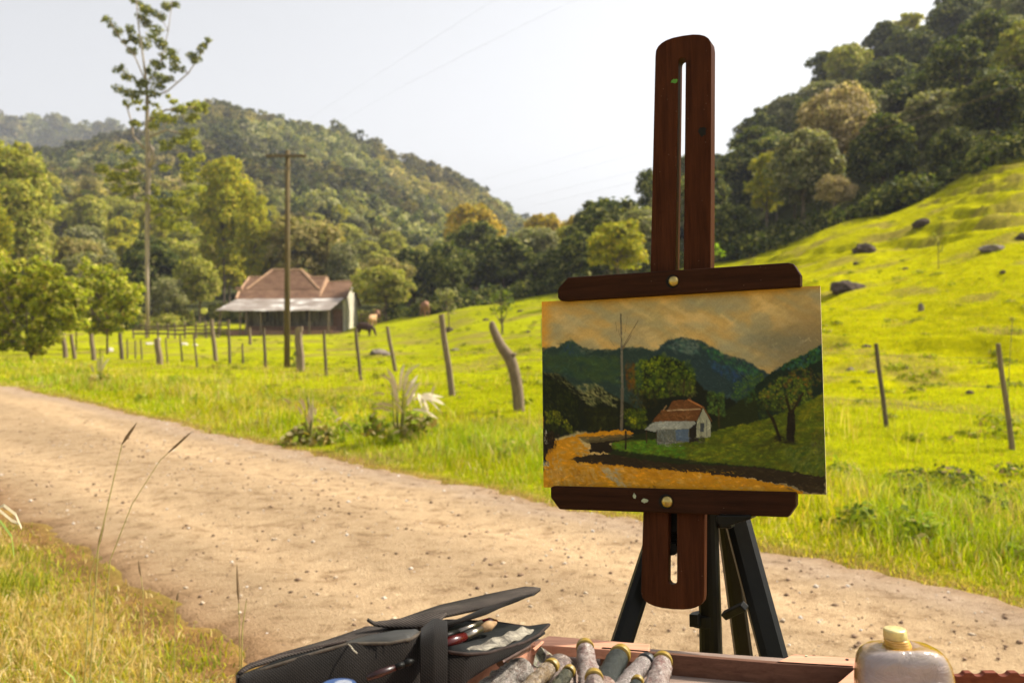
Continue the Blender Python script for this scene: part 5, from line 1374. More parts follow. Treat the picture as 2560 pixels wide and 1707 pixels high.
    # trees in the middle
    daubs([(560, 680), (640, 620), (760, 600), (880, 640), (960, 740), (920, 800), (700, 830), (600, 800)], 620, [(48, 62, 10), (70, 84, 12), (30, 44, 12), (92, 100, 14), (22, 34, 12)], 6, 18, None, 1.4, .75)
    daubs([(660, 640), (740, 610), (780, 640), (740, 690), (670, 690)], 60, [(96, 100, 12), (80, 90, 12)], 5, 11, None, 1.3, .8)
    daubs([(550, 640), (640, 640), (620, 770), (560, 780)], 50, [(84, 46, 10), (58, 34, 8)], 14, 34, 1.4, 2.5, .5)
    daubs([(560, 715), (590, 715), (590, 755), (560, 755)], 16, [(112, 112, 14)], 5, 10, None, 1.2, .8)
    daubs([(600, 760), (760, 800), (740, 860), (620, 900), (560, 860)], 120, [(28, 26, 10), (20, 24, 8), (46, 34, 10)], 8, 22, 1.5, 2, .6)
    daubs([(760, 740), (960, 740), (960, 820), (780, 820)], 130, [(66, 64, 26), (48, 46, 18), (30, 30, 14)], 5, 14, None, 1.3, .6)
    line(855, 800, 858, 730, 5, (34, 26, 14), .8)
    daubs([(980, 790), (1080, 800), (1105, 870), (1060, 930), (980, 900)], 260, [(58, 78, 20), (40, 60, 22), (78, 92, 26), (24, 40, 22)], 5, 12, None, 1.3, .75)
    line(1040, 975, 1038, 880, 4, (44, 32, 14))
    daubs([(1100, 760), (1200, 700), (1300, 700), (1280, 800), (1200, 860), (1110, 820)], 260, [(42, 62, 14), (26, 48, 22), (64, 84, 16), (22, 38, 30)], 6, 15, None, 1.3, .7)
    # left ridge of light strokes
    daubs([(120, 690), (200, 700), (340, 800), (320, 830), (180, 730)], 130, [(92, 86, 48), (70, 68, 36), (44, 44, 24)], 8, 22, .75, 3, .75)
    daubs([(300, 760), (400, 745), (540, 860), (520, 880), (440, 850), (350, 870)], 220, [(104, 100, 58), (84, 84, 46), (56, 62, 30), (120, 112, 68)], 8, 26, .7, 3.5, .7)
    daubs([(120, 720), (220, 740), (300, 830), (330, 960), (300, 1010), (140, 1000)], 320, [(14, 18, 6), (22, 28, 8), (34, 38, 10), (12, 14, 8)], 8, 24, 1.3, 2.4, .75)
    daubs([(340, 880), (500, 880), (540, 980), (360, 1000)], 200, [(20, 22, 8), (30, 32, 10), (14, 14, 8)], 10, 26, None, 1.6, .7)
    daubs([(130, 890), (200, 890), (290, 990), (270, 1020), (200, 960), (130, 960)], 190, [(92, 92, 10), (68, 76, 10), (44, 52, 8), (112, 104, 16)], 5, 13, 1.1, 1.6, .8)
    daubs([(540, 880), (700, 880), (700, 960), (640, 990), (550, 970)], 230, [(48, 60, 8), (78, 84, 10), (30, 40, 8)], 5, 13, None, 1.4, .75)
    daubs([(575, 925), (640, 935), (640, 975), (580, 960)], 30, [(118, 116, 12)], 5, 12, None, 1.3, .8)
    # right wood and meadow
    put(poly([(1230, 760), (1320, 690), (1370, 650), (1480, 600), (1595, 540), (1600, 860), (1450, 900), (1250, 960)]), (16, 24, 16))
    daubs([(1330, 680), (1470, 600), (1590, 540), (1590, 620), (1450, 680)], 300, [(26, 66, 34), (30, 48, 70), (46, 82, 24), (22, 48, 32)], 6, 16, None, 1.4, .75)
    daubs([(1240, 800), (1330, 730), (1430, 700), (1520, 730), (1530, 850), (1400, 900), (1280, 880)], 600, [(70, 86, 14), (102, 108, 18), (42, 58, 14), (92, 60, 18), (30, 40, 16)], 5, 14, None, 1.3, .75)
    daubs([(1390, 690), (1500, 660), (1580, 700), (1560, 770)], 130, [(66, 74, 14), (44, 56, 14), (80, 46, 14)], 5, 12, None, 1.3, .7)
    daubs([(1240, 840), (1400, 830), (1410, 940), (1260, 950)], 120, [(18, 22, 10), (40, 50, 12)], 8, 18, None, 1.5, .7)
    md = [(990, 1010), (1060, 985), (1180, 960), (1300, 930), (1450, 870), (1600, 790), (1600, 1250), (1450, 1210), (1200, 1180), (900, 1150), (470, 1090), (500, 1050), (700, 1040)]
    put(poly(md), (50, 56, 10))
    daubs(md, 1100, [(78, 88, 12), (56, 70, 12), (100, 102, 14), (42, 58, 12), (80, 66, 12)], 10, 32, -.22, 3.2, .65)
    daubs([(1000, 1010), (1190, 965), (1300, 960), (1250, 1060), (1020, 1040)], 90, [(92, 92, 12), (82, 84, 10)], 8, 22, -.35, 3, .7)
    daubs([(1450, 880), (1590, 800), (1590, 900), (1460, 960)], 90, [(96, 88, 10), (76, 76, 10)], 10, 26, -.5, 2.6, .7)
    daubs([(880, 1080), (1150, 1060), (1200, 1160), (900, 1150)], 120, [(104, 104, 14), (84, 92, 12), (58, 72, 14)], 8, 24, -.2, 3, .7)
    daubs([(480, 1060), (720, 1040), (900, 1080), (880, 1140), (520, 1100)], 340, [(44, 84, 14), (32, 66, 12), (76, 108, 20), (58, 92, 18)], 7, 20, -.1, 2.6, .75)
    daubs([(1200, 1080), (1400, 1000), (1450, 1060), (1300, 1130)], 90, [(34, 34, 10), (44, 40, 10)], 10, 26, -.4, 3, .6)
    daubs([(1380, 1090), (1590, 1060), (1590, 1230), (1420, 1200)], 200, [(40, 56, 20), (60, 70, 26), (28, 44, 16), (84, 86, 30)], 8, 24, -.9, 2.8, .65)
    daubs([(1520, 1010), (1590, 1010), (1590, 1120), (1530, 1120)], 40, [(40, 36, 22), (56, 54, 36)], 8, 20, 1.4, 3, .6)
    put(poly([(1390, 1040), (1400, 900), (1432, 880), (1440, 960), (1432, 1060)], .3), (18, 14, 8)); line(1360, 1045, 1320, 930, 9, (20, 15, 8)); line(1412, 900, 1390, 820, 8, (22, 18, 8)); line(1420, 900, 1480, 800, 6, (24, 18, 8)); line(1330, 960, 1290, 890, 5, (22, 18, 8))
    daubs([(1330, 1020), (1460, 1030), (1440, 1070), (1320, 1060)], 40, [(16, 14, 8)], 10, 24, 0, 3, .8)
    blur(1)
    # road
    put(poly([(100, 1090), (180, 1050), (330, 1010), (540, 990), (600, 1005), (540, 1025), (300, 1040), (370, 1100), (360, 1140), (600, 1180), (900, 1205), (1100, 1230), (1330, 1270), (1480, 1310), (1480, 1340), (100, 1300)]), (150, 96, 14))
    road = [(120, 1100), (300, 1030), (380, 1100), (380, 1160), (600, 1195), (900, 1215), (1100, 1240), (1300, 1280), (1300, 1320), (120, 1290)]
    daubs(road, 460, [(164, 104, 14), (182, 126, 34), (128, 76, 12), (158, 112, 50), (150, 120, 70)], 10, 34, .1, 2.4, .6)
    daubs([(130, 1200), (420, 1190), (400, 1290), (130, 1290)], 90, [(150, 110, 50), (140, 112, 62), (120, 74, 14)], 10, 30, 1.2, 2.2, .5)
    for (x, y, s) in ((500, 1230, 1), (540, 1265, 1), (470, 1215, .8)): daubs([(x - 50, y - 30), (x + 70, y - 20), (x + 70, y + 30), (x - 50, y + 20)], 16, [(140, 126, 100), (112, 104, 84)], 12, 34, .6, 3, .6)
    daubs([(290, 1080), (380, 1070), (370, 1140), (270, 1150)], 30, [(130, 118, 90), (110, 90, 56)], 8, 22, .6, 2.5, .6)
    daubs([(170, 1130), (230, 1120), (220, 1200), (170, 1200)], 20, [(140, 124, 92)], 8, 20, 1.5, 3, .5)
    put(poly([(360, 1050), (480, 1030), (600, 1030), (470, 1060), (480, 1110), (370, 1110)], 1.2), (22, 16, 10))
    put(poly([(300, 1028), (560, 1012), (600, 1022), (520, 1045), (350, 1062)], .5), (62, 52, 30), .85)
    sh = [(260, 1140), (330, 1128), (470, 1115), (640, 1150), (900, 1170), (1200, 1185), (1450, 1215), (1595, 1235), (1595, 1325), (1500, 1320), (1440, 1285), (1200, 1245), (900, 1210), (620, 1190), (420, 1165), (300, 1160)]
    put(poly(sh, 1.2), (30, 22, 12)); daubs(sh, 300, [(26, 20, 12), (44, 34, 18), (20, 16, 10), (56, 46, 26)], 8, 26, .12, 4, .7)
    daubs([(640, 1185), (1150, 1200), (1200, 1225), (1000, 1215), (650, 1200)], 30, [(110, 88, 16), (140, 92, 16)], 6, 22, .08, 6, .8)
    daubs([(1300, 1230), (1590, 1300), (1590, 1330), (1400, 1300)], 60, [(40, 30, 18), (54, 42, 24)], 8, 24, .2, 3, .6)
    daubs([(360, 1020), (620, 990), (620, 1010), (340, 1040)], 70, [(176, 112, 22), (150, 90, 18)], 6, 16, -.1, 3, .8)
    put(poly([(112, 1010), (175, 1000), (180, 1080), (150, 1100), (128, 1180), (112, 1220)], 1.2), (18, 12, 8)); daubs([(115, 1000), (210, 1000), (190, 1080), (120, 1140)], 90, [(30, 22, 12), (50, 34, 14), (16, 12, 8)], 6, 18, 1.4, 3, .7)
    daubs([(113, 1150), (150, 1150), (150, 1200), (113, 1190)], 14, [(150, 150, 145), (40, 40, 44)], 6, 16, .6, 2.5, .8)
    daubs([(128, 1000), (142, 1000), (142, 1070), (128, 1070)], 6, [(150, 146, 130)], 8, 20, 1.5, 4, .7)
    for k in range(70):
        x = g.uniform(120, 900); y = g.uniform(1200, 1290); daubs([(x - 20, y - 15), (x + 20, y - 15), (x + 20, y + 15), (x - 20, y + 15)], 1, [(70, 42, 10), (110, 70, 14)], 4, 10, 1.5, 2, .5)
    daubs([(680, 1280), (750, 1270), (740, 1300), (670, 1295)], 20, [(60, 44, 14)], 5, 12, -.3, 2, .7); daubs([(1330, 1265), (1430, 1270), (1420, 1285), (1340, 1280)], 14, [(40, 28, 12)], 5, 12, .1, 3, .7)
    daubs([(1000, 1260), (1070, 1260), (1060, 1285), (1000, 1280)], 10, [(120, 100, 20)], 6, 14, .2, 2, .5)
    # house
    put(poly([(650, 990), (710, 945), (905, 940), (925, 960), (880, 995), (700, 1000)], .25), (106, 106, 98)); daubs([(660, 985), (715, 948), (900, 945), (880, 985)], 90, [(126, 126, 118), (88, 90, 86), (140, 138, 128)], 8, 20, -.1, 3, .6)
    put(poly([(688, 948), (740, 890), (770, 885), (800, 838), (880, 832), (955, 868), (925, 945)], .25), (70, 40, 18)); daubs([(700, 945), (745, 895), (940, 880), (920, 940)], 200, [(88, 50, 22), (56, 32, 14), (104, 66, 34), (72, 42, 18)], 6, 18, -.05, 3, .6)
    daubs([(780, 880), (810, 840), (880, 838), (940, 875)], 90, [(92, 54, 24), (62, 34, 16)], 6, 14, 0, 3, .6)
    line(770, 890, 940, 882, 4, (140, 118, 88), .8); line(750, 888, 765, 865, 4, (130, 96, 60), .7); line(880, 834, 955, 872, 5, (120, 70, 34)); line(955, 870, 1000, 945, 5, (70, 44, 22))
    put(poly([(712, 992), (888, 984), (888, 1052), (718, 1070)], .25), (66, 68, 62)); daubs([(712, 992), (888, 984), (888, 1052), (718, 1070)], 170, [(84, 86, 80), (50, 52, 50), (70, 62, 44), (96, 96, 90)], 6, 18, 1.5, 3, .6)
    put(poly([(812, 990), (880, 988), (880, 1050), (815, 1052)], .2), (56, 66, 80)); daubs([(812, 990), (880, 988), (880, 1050), (815, 1052)], 50, [(70, 84, 104), (50, 62, 84), (90, 98, 100)], 5, 14, 1.5, 3, .6)
    put(poly([(888, 984), (932, 945), (932, 1050), (888, 1055)], .2), (22, 18, 14))
    put(poly([(920, 1030), (925, 950), (958, 880), (995, 950), (995, 1028), (940, 1034)], .25), (110, 108, 88)); daubs([(922, 1030), (928, 955), (958, 890), (992, 950), (992, 1025)], 120, [(130, 126, 100), (90, 90, 74), (100, 98, 70)], 6, 16, 1.5, 3, .6)
    put(poly([(942, 1000), (942, 955), (962, 955), (962, 1000)], .1), (44, 46, 48)); line(975, 940, 976, 1025, 3, (60, 60, 56), .6); line(940, 925, 948, 1030, 2, (60, 58, 50), .6)
    line(660, 995, 661, 1060, 3, (40, 26, 16)); line(888, 985, 887, 1060, 4, (24, 18, 12)); line(712, 1000, 712, 1060, 3, (38, 28, 18))
    daubs([(715, 1045), (885, 1045), (880, 1080), (720, 1078)], 60, [(60, 54, 46), (96, 92, 86), (34, 30, 24)], 5, 12, 0, 2, .7)
    daubs([(925, 1030), (1000, 1020), (980, 1065), (925, 1060)], 40, [(34, 30, 24), (70, 64, 54), (22, 20, 16)], 6, 14, 0, 2, .7)
    # tall tree
    line(526, 388, 532, 560, 5, (62, 56, 46)); line(530, 540, 535, 800, 7, (76, 70, 58)); line(535, 780, 530, 990, 9, (70, 62, 50)); line(536, 560, 618, 420, 2.2, (64, 52, 36)); line(536, 570, 580, 500, 2, (58, 46, 32)); line(530, 520, 512, 470, 1.6, (66, 56, 40), .8); line(540, 540, 562, 400, 1.5, (84, 74, 50), .7)
    line(500, 430, 505, 480, 1.6, (70, 60, 42), .7); line(455, 498, 495, 555, 1.5, (90, 80, 56), .7); line(553, 1000, 552, 1090, 6, (24, 18, 10), .9)
    line(1150, 700, 1190, 730, 3, (16, 18, 14), .5)
    for _ in range(2600):                                  # loose broken strokes over everything
        i = int(g.integers(4, Hn - 4)); j = int(g.integers(4, W - 4)); py_ = PY[i, j]; sky_ = img[i, j].sum() > 250 and py_ < 640
        s = g.uniform(7, 26) if not sky_ else g.uniform(20, 60); r = int(s * W / 1465 * 1.6) + 2; th = -.55 + g.normal() * .2 if sky_ else (g.uniform(-.5, .3) if py_ > 1000 else g.uniform(-1.4, 1.4))
        i0, i1, j0, j1 = max(0, i - r), min(Hn, i + r + 1), max(0, j - r), min(W, j + r + 1)
        dx_ = PX[i0:i1, j0:j1] - PX[i, j]; dy_ = PY[i0:i1, j0:j1] - py_; aa = dx_ * math.cos(th) + dy_ * math.sin(th); bb = (-dx_ * math.sin(th) + dy_ * math.cos(th)) * 4
        k = (np.clip(1.3 - (aa ** 2 + bb ** 2) ** .5 / s * 1.3, 0, 1) ** .8 * (.28 if sky_ else .5) * (.4 + n3[i0:i1, j0:j1]))[..., None].clip(0, 1)
        c = img[i, j] * (g.uniform(.88, 1.14) if sky_ else g.uniform(.7, 1.45)) + (0 if sky_ else g.uniform(0, 5))
        img[i0:i1, j0:j1] = img[i0:i1, j0:j1] * (1 - k) + c * k
    img[:] *= (.94 + .12 * n3[..., None]) * (.97 + .06 * fbm(PX / 3, PY / 3, 33, 2)[..., None])
    img[:] = 255 * (np.clip(img, 0, 255) / 255) ** .90
    c = np.clip(img / 255, 0, 1); lin = np.where(c <= .04045, c / 12.92, ((c + .055) / 1.055) ** 2.4) * PAINT_K
    th = .0032
    lum = img.mean(2); relief = (n3 - .5) * .0006 + (np.gradient(lum, axis=1) + np.gradient(lum, axis=0)) * .000010
    relief = np.clip(relief, -.0006, .0006); relief[0, :] = relief[-1, :] = 0; relief[:, 0] = relief[:, -1] = 0
    V = np.stack([X, -relief - .0, Z], -1).reshape(-1, 3)
    i = np.arange(Hn - 1)[:, None]; j = np.arange(W - 1)[None, :]; Q = np.stack([i * W + j, (i + 1) * W + j, (i + 1) * W + j + 1, i * W + j + 1], -1).reshape(-1, 4)
    me = mesh_from('painted_surface', V, [Q], np.clip(lin.reshape(-1, 3), 0, 1), True)
    m, nt = new_mat('oil_paint'); a = N(nt, 'ShaderNodeVertexColor', layer_name='Col'); vv = coords(nt)
    wv = noise(nt, vv, 700, 3, .6); finish(nt, a.outputs[0], .40, .12, 0, bump(nt, wv, .25, .0004))
    root = thing('painting', 'unframed oil painting of a tin-roofed house, hills and ochre road on the easel', 'painting', tuple(O)); root.rotation_euler = E_ROT
    link('painted_surface', me, m, root)
    mp, nt = new_mat('canvas_board'); finish(nt, (.72, .60, .36), .8, .2)
    b = B().box(((x0 + x1) / 2, .0007 + th / 2, (z0 + z1) / 2), (x1 - x0 - .0004, th, z1 - z0 - .0004)); epart(b, 'board', mp, .0004, parent=root)
PAINT_K = np.array([1.58, 1.68, 1.66])
build_painting()

# ================================================================== paint tray
ZR = EYE - .450                   # tray rim height
def T(x, y, dz=0.0): return on_z(x, y, ZR + dz)
def tray():
    o0 = T(1800, 1700); t = thing('paint_tray', 'reddish wooden sketch box tray full of paint tubes below the easel', 'paint box', tuple(o0))
    def board(name, pts, th, mat, dz=0, bevel=.0012, label=None):
        b = B().prism([T(x, y, dz) for x, y in pts], (0, 0, -th)); o = b.build(name, mat, t, bevel=bevel, label=label); fixn(o); return o
    # back rail with thin top, inner wall below it
    board('back_rail', [(1500, 1621), (1640, 1632), (1800, 1646), (1935, 1657), (2135, 1668), (2135, 1663), (1935, 1651), (1800, 1640), (1640, 1627), (1505, 1616)], .030, M_TRAYD)
    board('back_board', [(1300, 1612), (1335, 1604), (1372, 1588), (1548, 1603), (1625, 1609), (1622, 1632), (1500, 1621.5), (1380, 1613)], .014, M_TRAYW, .0)
    board('right_board', [(1936, 1656.5), (1962, 1644), (1985, 1634), (2150, 1645), (2180, 1650), (2172, 1672), (2136, 1668)], .014, M_TRAYW)
    board('divider', [(2138, 1669), (2176, 1672), (2090, 1790), (1995, 1790)], .030, M_TRAYW)
    board('left_rail', [(1290, 1604), (1332, 1594), (1338, 1600), (1300, 1622), (1205, 1672), (1000, 1790), (960, 1782)], .034, M_TRAYW, .004)
    board('floor', [(1290, 1590), (1500, 1612), (1935, 1642), (2200, 1660), (2370, 1700), (2750, 2100), (200, 2100)], .006, M_TRAYF, -.028)
    for (x, y, dz) in ((2118, 1649, .0), (2016, 1640, 0)):
        c = T(x, y, dz); b = B(); b.tube([c - [0, 0, .002], c + [0, 0, .0012]], .0022, 10); b.build('screw', M_BLACK if x > 2100 else M_PAINTP, t)
    # scalloped brush holder on the right
    pts = []; xs = np.linspace(2330, 2640, 94)
    D = 1.275
    for x in xs:
        y = 1681; n = 0
        for cx_ in (2398, 2448, 2510, 2562, 2612):
            y += 9 * max(0, 1 - ((x - cx_) / 15) ** 2) ** .5
        pts.append(P(x, y, D + (2560 - x) / 2560 * .25))
    bot = [P(x, 1800, D + (2560 - x) / 2560 * .25) for x in (2640, 2330)]
    b = B().prism(pts + bot, (0, .011, 0)); o = b.build('brush_holder', M_TRAYH, t, bevel=.0008, label='dark red scalloped brush holder strip'); fixn(o)
    # front part of the box, below the picture
    board('front_rail', [(200, 2080), (2450, 2080), (2450, 2100), (200, 2100)], .03, M_TRAYD)
    b = B().prism([(-.34, .96, 1.113), (.0, .96, 1.113), (.02, 1.15, 1.113), (-.32, 1.15, 1.113)], (0, 0, -.012)); fixn(b.build('side_shelf', M_TRAYW, t, bevel=.001))
    # support arms clipping the tray to the easel legs
    for (xa, ya, xb, yb) in ((1556, 1612, 1552, 1660), (1945, 1640, 1955, 1690)):
        b = B(); p = T(xb, yb, -.04); p[1] -= .06; q = P(xa + (4 if xa < 1700 else 22), 1740, 1.60); b.tube([p, q], .009, 8); b.build('support_arm', M_BLACK, t)
def fixn(o):
    import bmesh
    bm = bmesh.new(); bm.from_mesh(o.data); bmesh.ops.recalc_face_normals(bm, faces=bm.faces); bm.to_mesh(o.data); bm.free()
M_TRAYF = wood('grey_stained_wood', (.20, .15, .125), (.30, .23, .19), 0, .7)
M_TRAYH = wood('dark_red_wood', (.12, .035, .022), (.22, .07, .042), 0, .55)
tray()

# ---- tubes
def tube_mat(name, base, marks, label=None, dark=.5, scribble=0):
    m, nt = new_mat(name); v = coords(nt); f = noise(nt, v, 150, 8, .8, .6); f2 = noise(nt, v, 520, 5, .7); f3 = noise(nt, v, 80, 3, .6, 1.0)
    c = ramp(nt, f, [(.38, marks[0]), (.46, base), (.54, tuple(min(1, q * 1.15) for q in base)), (.60, tuple(min(1, q * 1.5) for q in marks[1]))])
    c = mix(nt, .75, c, ramp(nt, f2, [(.40, (dark * .5, dark * .45, dark * .4)), (.50, (1, 1, 1))]), 'MULTIPLY')
    c = mix(nt, .7, c, ramp(nt, f3, [(.40, marks[2]), (.48, (1, 1, 1))]), 'MULTIPLY')
    if label or scribble:
        t = nt.nodes.new('ShaderNodeTexCoord'); sx = nt.nodes.new('ShaderNodeSeparateXYZ'); nt.links.new(t.outputs['UV'], sx.inputs[0])
        if label:
            (lo, hi, lc) = label
            g1 = N(nt, 'ShaderNodeMath', operation='GREATER_THAN', i_1=lo); nt.links.new(sx.outputs['Y'], g1.inputs[0])
            g2 = N(nt, 'ShaderNodeMath', operation='LESS_THAN', i_1=hi); nt.links.new(sx.outputs['Y'], g2.inputs[0])
            mm = N(nt, 'ShaderNodeMath', operation='MULTIPLY'); nt.links.new(g1.outputs[0], mm.inputs[0]); nt.links.new(g2.outputs[0], mm.inputs[1])
            lcc = mix(nt, .5, tuple(lc), ramp(nt, f, [(.4, (.5, .5, .5)), (.6, (1.2, 1.2, 1.2))]), 'MULTIPLY')
            c = mix(nt, mm.outputs[0], c, lcc)
        if scribble:
            mp = nt.nodes.new('ShaderNodeMapping'); mp.inputs['Scale'].default_value = (60, 16, 1); nt.links.new(t.outputs['UV'], mp.inputs[0])
            wv = N(nt, 'ShaderNodeTexWave', wave_type='BANDS', bands_direction='Y', i_Scale=.9, i_Distortion=1.2, i_Detail=2.0); nt.links.new(mp.outputs[0], wv.inputs['Vector'])
            nz = noise(nt, mp.outputs[0], 1.2, 3, .6)
            a = ramp(nt, wv.outputs['Fac'], [(.55, (1, 1, 1)), (.68, (.1, .1, .12))]); b_ = ramp(nt, nz, [(.48, (1, 1, 1)), (.52, (0, 0, 0))])
            k = mix(nt, 1.0, a, b_, 'LIGHTEN'); ck = mix(nt, 1.0, c, k, 'MULTIPLY'); c = mix(nt, scribble, c, ck)
    c = mix(nt, 1.0, c, (.46, .42, .385), 'MULTIPLY'); finish(nt, c, .42, .4, .15, bump(nt, f, .9, .003)); return m
M_TUBE = [tube_mat('tube_grey', (.58, .56, .53), ((.26, .22, .20), (.72, .70, .66), (.45, .30, .25)), scribble=.6),
          tube_mat('tube_soiled', (.44, .38, .36), ((.16, .09, .09), (.62, .56, .52), (.40, .20, .20))),
          tube_mat('tube_ochre', (.52, .44, .34), ((.24, .16, .08), (.70, .62, .50), (.60, .45, .15))),
          tube_mat('tube_pink', (.60, .52, .50), ((.30, .13, .12), (.74, .72, .70), (.55, .25, .22))),
          tube_mat('tube_dark_label', (.62, .48, .42), ((.35, .16, .10), (.72, .64, .58), (.55, .25, .18)), (.40, .97, (.035, .05, .045))),
          tube_mat('tube_printed', (.66, .62, .62), ((.40, .34, .34), (.78, .76, .76), (.7, .6, .6)), scribble=.9),
          tube_mat('tube_olive', (.10, .11, .06), ((.05, .06, .03), (.34, .32, .22), (.4, .4, .3)))]
M_CAPG = simple('ochre_cap', (.27, .175, .022), .4, .3, 50, .5, bmp=.1); M_CAPB = simple('black_cap', (.02, .02, .02), .4, .3, 50, .5, bmp=.05)
def paint_tube(label, ax, ay, bx, by, wpx, mat, cap, dza=.012, dzb=.0, crumple=1.0, seed=0):
    """a = cap end pixel (far), b = pixel towards the crimped end"""
    g = np.random.default_rng(seed + 11)
    a = T(ax, ay, dza); c = T(bx, by, dzb); d = c - a; d /= np.linalg.norm(d); D = a[1]; r = wpx / 2 / F * D
    t = thing('paint_tube', label, 'paint tube', tuple(a), 'paint tubes heaped in the tray')
    s_ = np.cross(d, [0, 0, 1]); s_ /= np.linalg.norm(s_); n_ = np.cross(s_, d); L = max(np.linalg.norm(c - a) * 1.15, .085)
    n = 28; vs = []; uvs = []; rows = 26
    st = [0, .004, .010] + list(np.linspace(.013, L, rows - 3))
    for i, l in enumerate(st):
        f = l / L
        rr = r * (.55 if i == 0 else .92 if i == 1 else 1.0); fl = max(0, (f - .35) / .65); w_ = rr * (1 + .38 * fl); h_ = rr * (1 - .86 * fl ** 1.3)
        for k in range(n):
            A = 2 * math.pi * k / n
            cr = 0 if i < 3 else crumple * (.38 * (float(fbm(np.array([k * .33 + seed * 7]), np.array([i * .55]), 90 + seed, 3)[0]) - .5) + .05 * g.normal() * (k % n > 0) * .6)
            if k == n - 1: pass
            vs.append(a + d * l + s_ * math.cos(A) * w_ * (1 + cr) + n_ * math.sin(A) * h_ * (1 + cr * 1.2)); uvs.append((k / n, 1 - f))
    fs = [(i * n + k, i * n + (k + 1) % n, (i + 1) * n + (k + 1) % n, (i + 1) * n + k) for i in range(rows - 1) for k in range(n)] + [tuple(range(n)), tuple((rows - 1) * n + k for k in range(n))]
    b = B().add(vs, fs); o = b.build('body', mat, t, smooth=True)
    uvl = o.data.uv_layers.new(name='UVMap')
    for lp in o.data.loops: uvl.data[lp.index].uv = uvs[lp.vertex_index]
    fixn(o)
    if cap is not None:
        cr_ = r * .98; b = B(); prof = [(-.000, .80), (-.001, 1.0), (-.004, 1.02), (-.0045, .92), (-.009, .90), (-.0105, .80), (-.011, .3)]
        vs = [a + d * (z * r / .010) + s_ * math.cos(2 * math.pi * k / n) * q * cr_ + n_ * math.sin(2 * math.pi * k / n) * q * cr_ for z, q in prof for k in range(n)]
        b.add(vs, [(i * n + k, i * n + (k + 1) % n, (i + 1) * n + (k + 1) % n, (i + 1) * n + k) for i in range(len(prof) - 1) for k in range(n)] + [tuple((len(prof) - 1) * n + k for k in range(n))])
        fixn(b.build('cap', cap, t, smooth=False))
    return t
def build_tubes():
    paint_tube('large grey crumpled paint tube leftmost in the tray beside the metal rod', 1316, 1672, 1196, 1745, 74, M_TUBE[0], None, .012, .0, 1.2, 1)
    paint_tube('soiled round-ended paint tube behind the ochre-capped tubes', 1398, 1662, 1402, 1760, 76, M_TUBE[1], None, .006, -.004, .8, 2)
    paint_tube('ochre-capped paint tube lying across the large grey tube', 1375, 1668, 1300, 1740, 42, M_TUBE[2], M_CAPG, .022, .012, 1, 3)
    paint_tube('small olive paint tube with an ochre collar in front of the soiled tube', 1420, 1680, 1372, 1745, 34, M_TUBE[6], M_CAPG, .022, .01, 1, 4)
    paint_tube('tall pink-stained white tube with an ochre cap in the middle of the heap', 1463, 1621, 1478, 1745, 46, M_TUBE[3], M_CAPG, .024, .006, 1.3, 5)
    paint_tube('dark-labelled paint tube with a worn ochre cap', 1548, 1640, 1490, 1740, 54, M_TUBE[4], M_CAPG, .016, .002, .5, 6)
    paint_tube('white printed paint tube with a black cap', 1612, 1656, 1530, 1745, 46, M_TUBE[5], M_CAPB, .010, .0, .7, 7)
    paint_tube('speckled beige paint tube rightmost in the tray', 1655, 1656, 1628, 1770, 52, M_TUBE[3], M_CAPG, .008, -.004, 1, 8)
    paint_tube('soiled paint tube with an ochre cap nearest the lens', 1485, 1698, 1490, 1790, 48, M_TUBE[1], M_CAPG, .034, .02, 1, 9)
    paint_tube('ochre-capped tube half cut off below the printed tube', 1592, 1706, 1560, 1790, 34, M_TUBE[4], M_CAPG, .026, .012, 1, 10)
    # folded paper wrapper and metal rod
    Mw = tube_mat('foil_wrapper', (.62, .66, .50), ((.34, .36, .24), (.85, .82, .72), (.5, .3, .5)), scribble=0)
    g = np.random.default_rng(4); A = [T(x, y, dz) for x, y, dz in ((1333, 1660, .006), (1340, 1632, .014), (1352, 1616, .022), (1362, 1622, .02), (1376, 1636, .012))]; C = [T(x, y, dz) for x, y, dz in ((1352, 1676, .0), (1360, 1656, .006), (1366, 1636, .016), (1378, 1634, .012), (1392, 1650, .004))]
    t = B().loft(A, C).build('paper_wrapper', Mw, None, origin=A[0], solid=.0006); tag(t, 'crumpled greenish paper label between the metal rod and the soiled tube', 'wrapper')
    t = thing('metal_rod', 'coppery metal brush ferrule rod lying on the left tray rail', 'metal rod', tuple(T(1290, 1640, .016)))
    a, c = T(1250, 1657, .020), T(1320, 1616, .020); Mr = simple('dull_copper', (.34, .22, .17), .3, .3, 60, .5, metal=.8, bmp=.1)
    d = (c - a); b = B(); b.tube([a, a + d * .06, a + d * .07, a + d * .93, a + d * .94, c], [.0055, .0058, .0052, .0052, .0058, .0056], 14); b.build('shaft', Mr, t, smooth=False)
    a, c = T(1333, 1625, .012), T(1357, 1604, .014); o = B().tube([a, c], [.0025, .0018], 6).build('wood_splinter', M_TRAYW, None, origin=a); tag(o, 'small wooden stick poking up behind the metal rod', 'stick')
build_tubes()

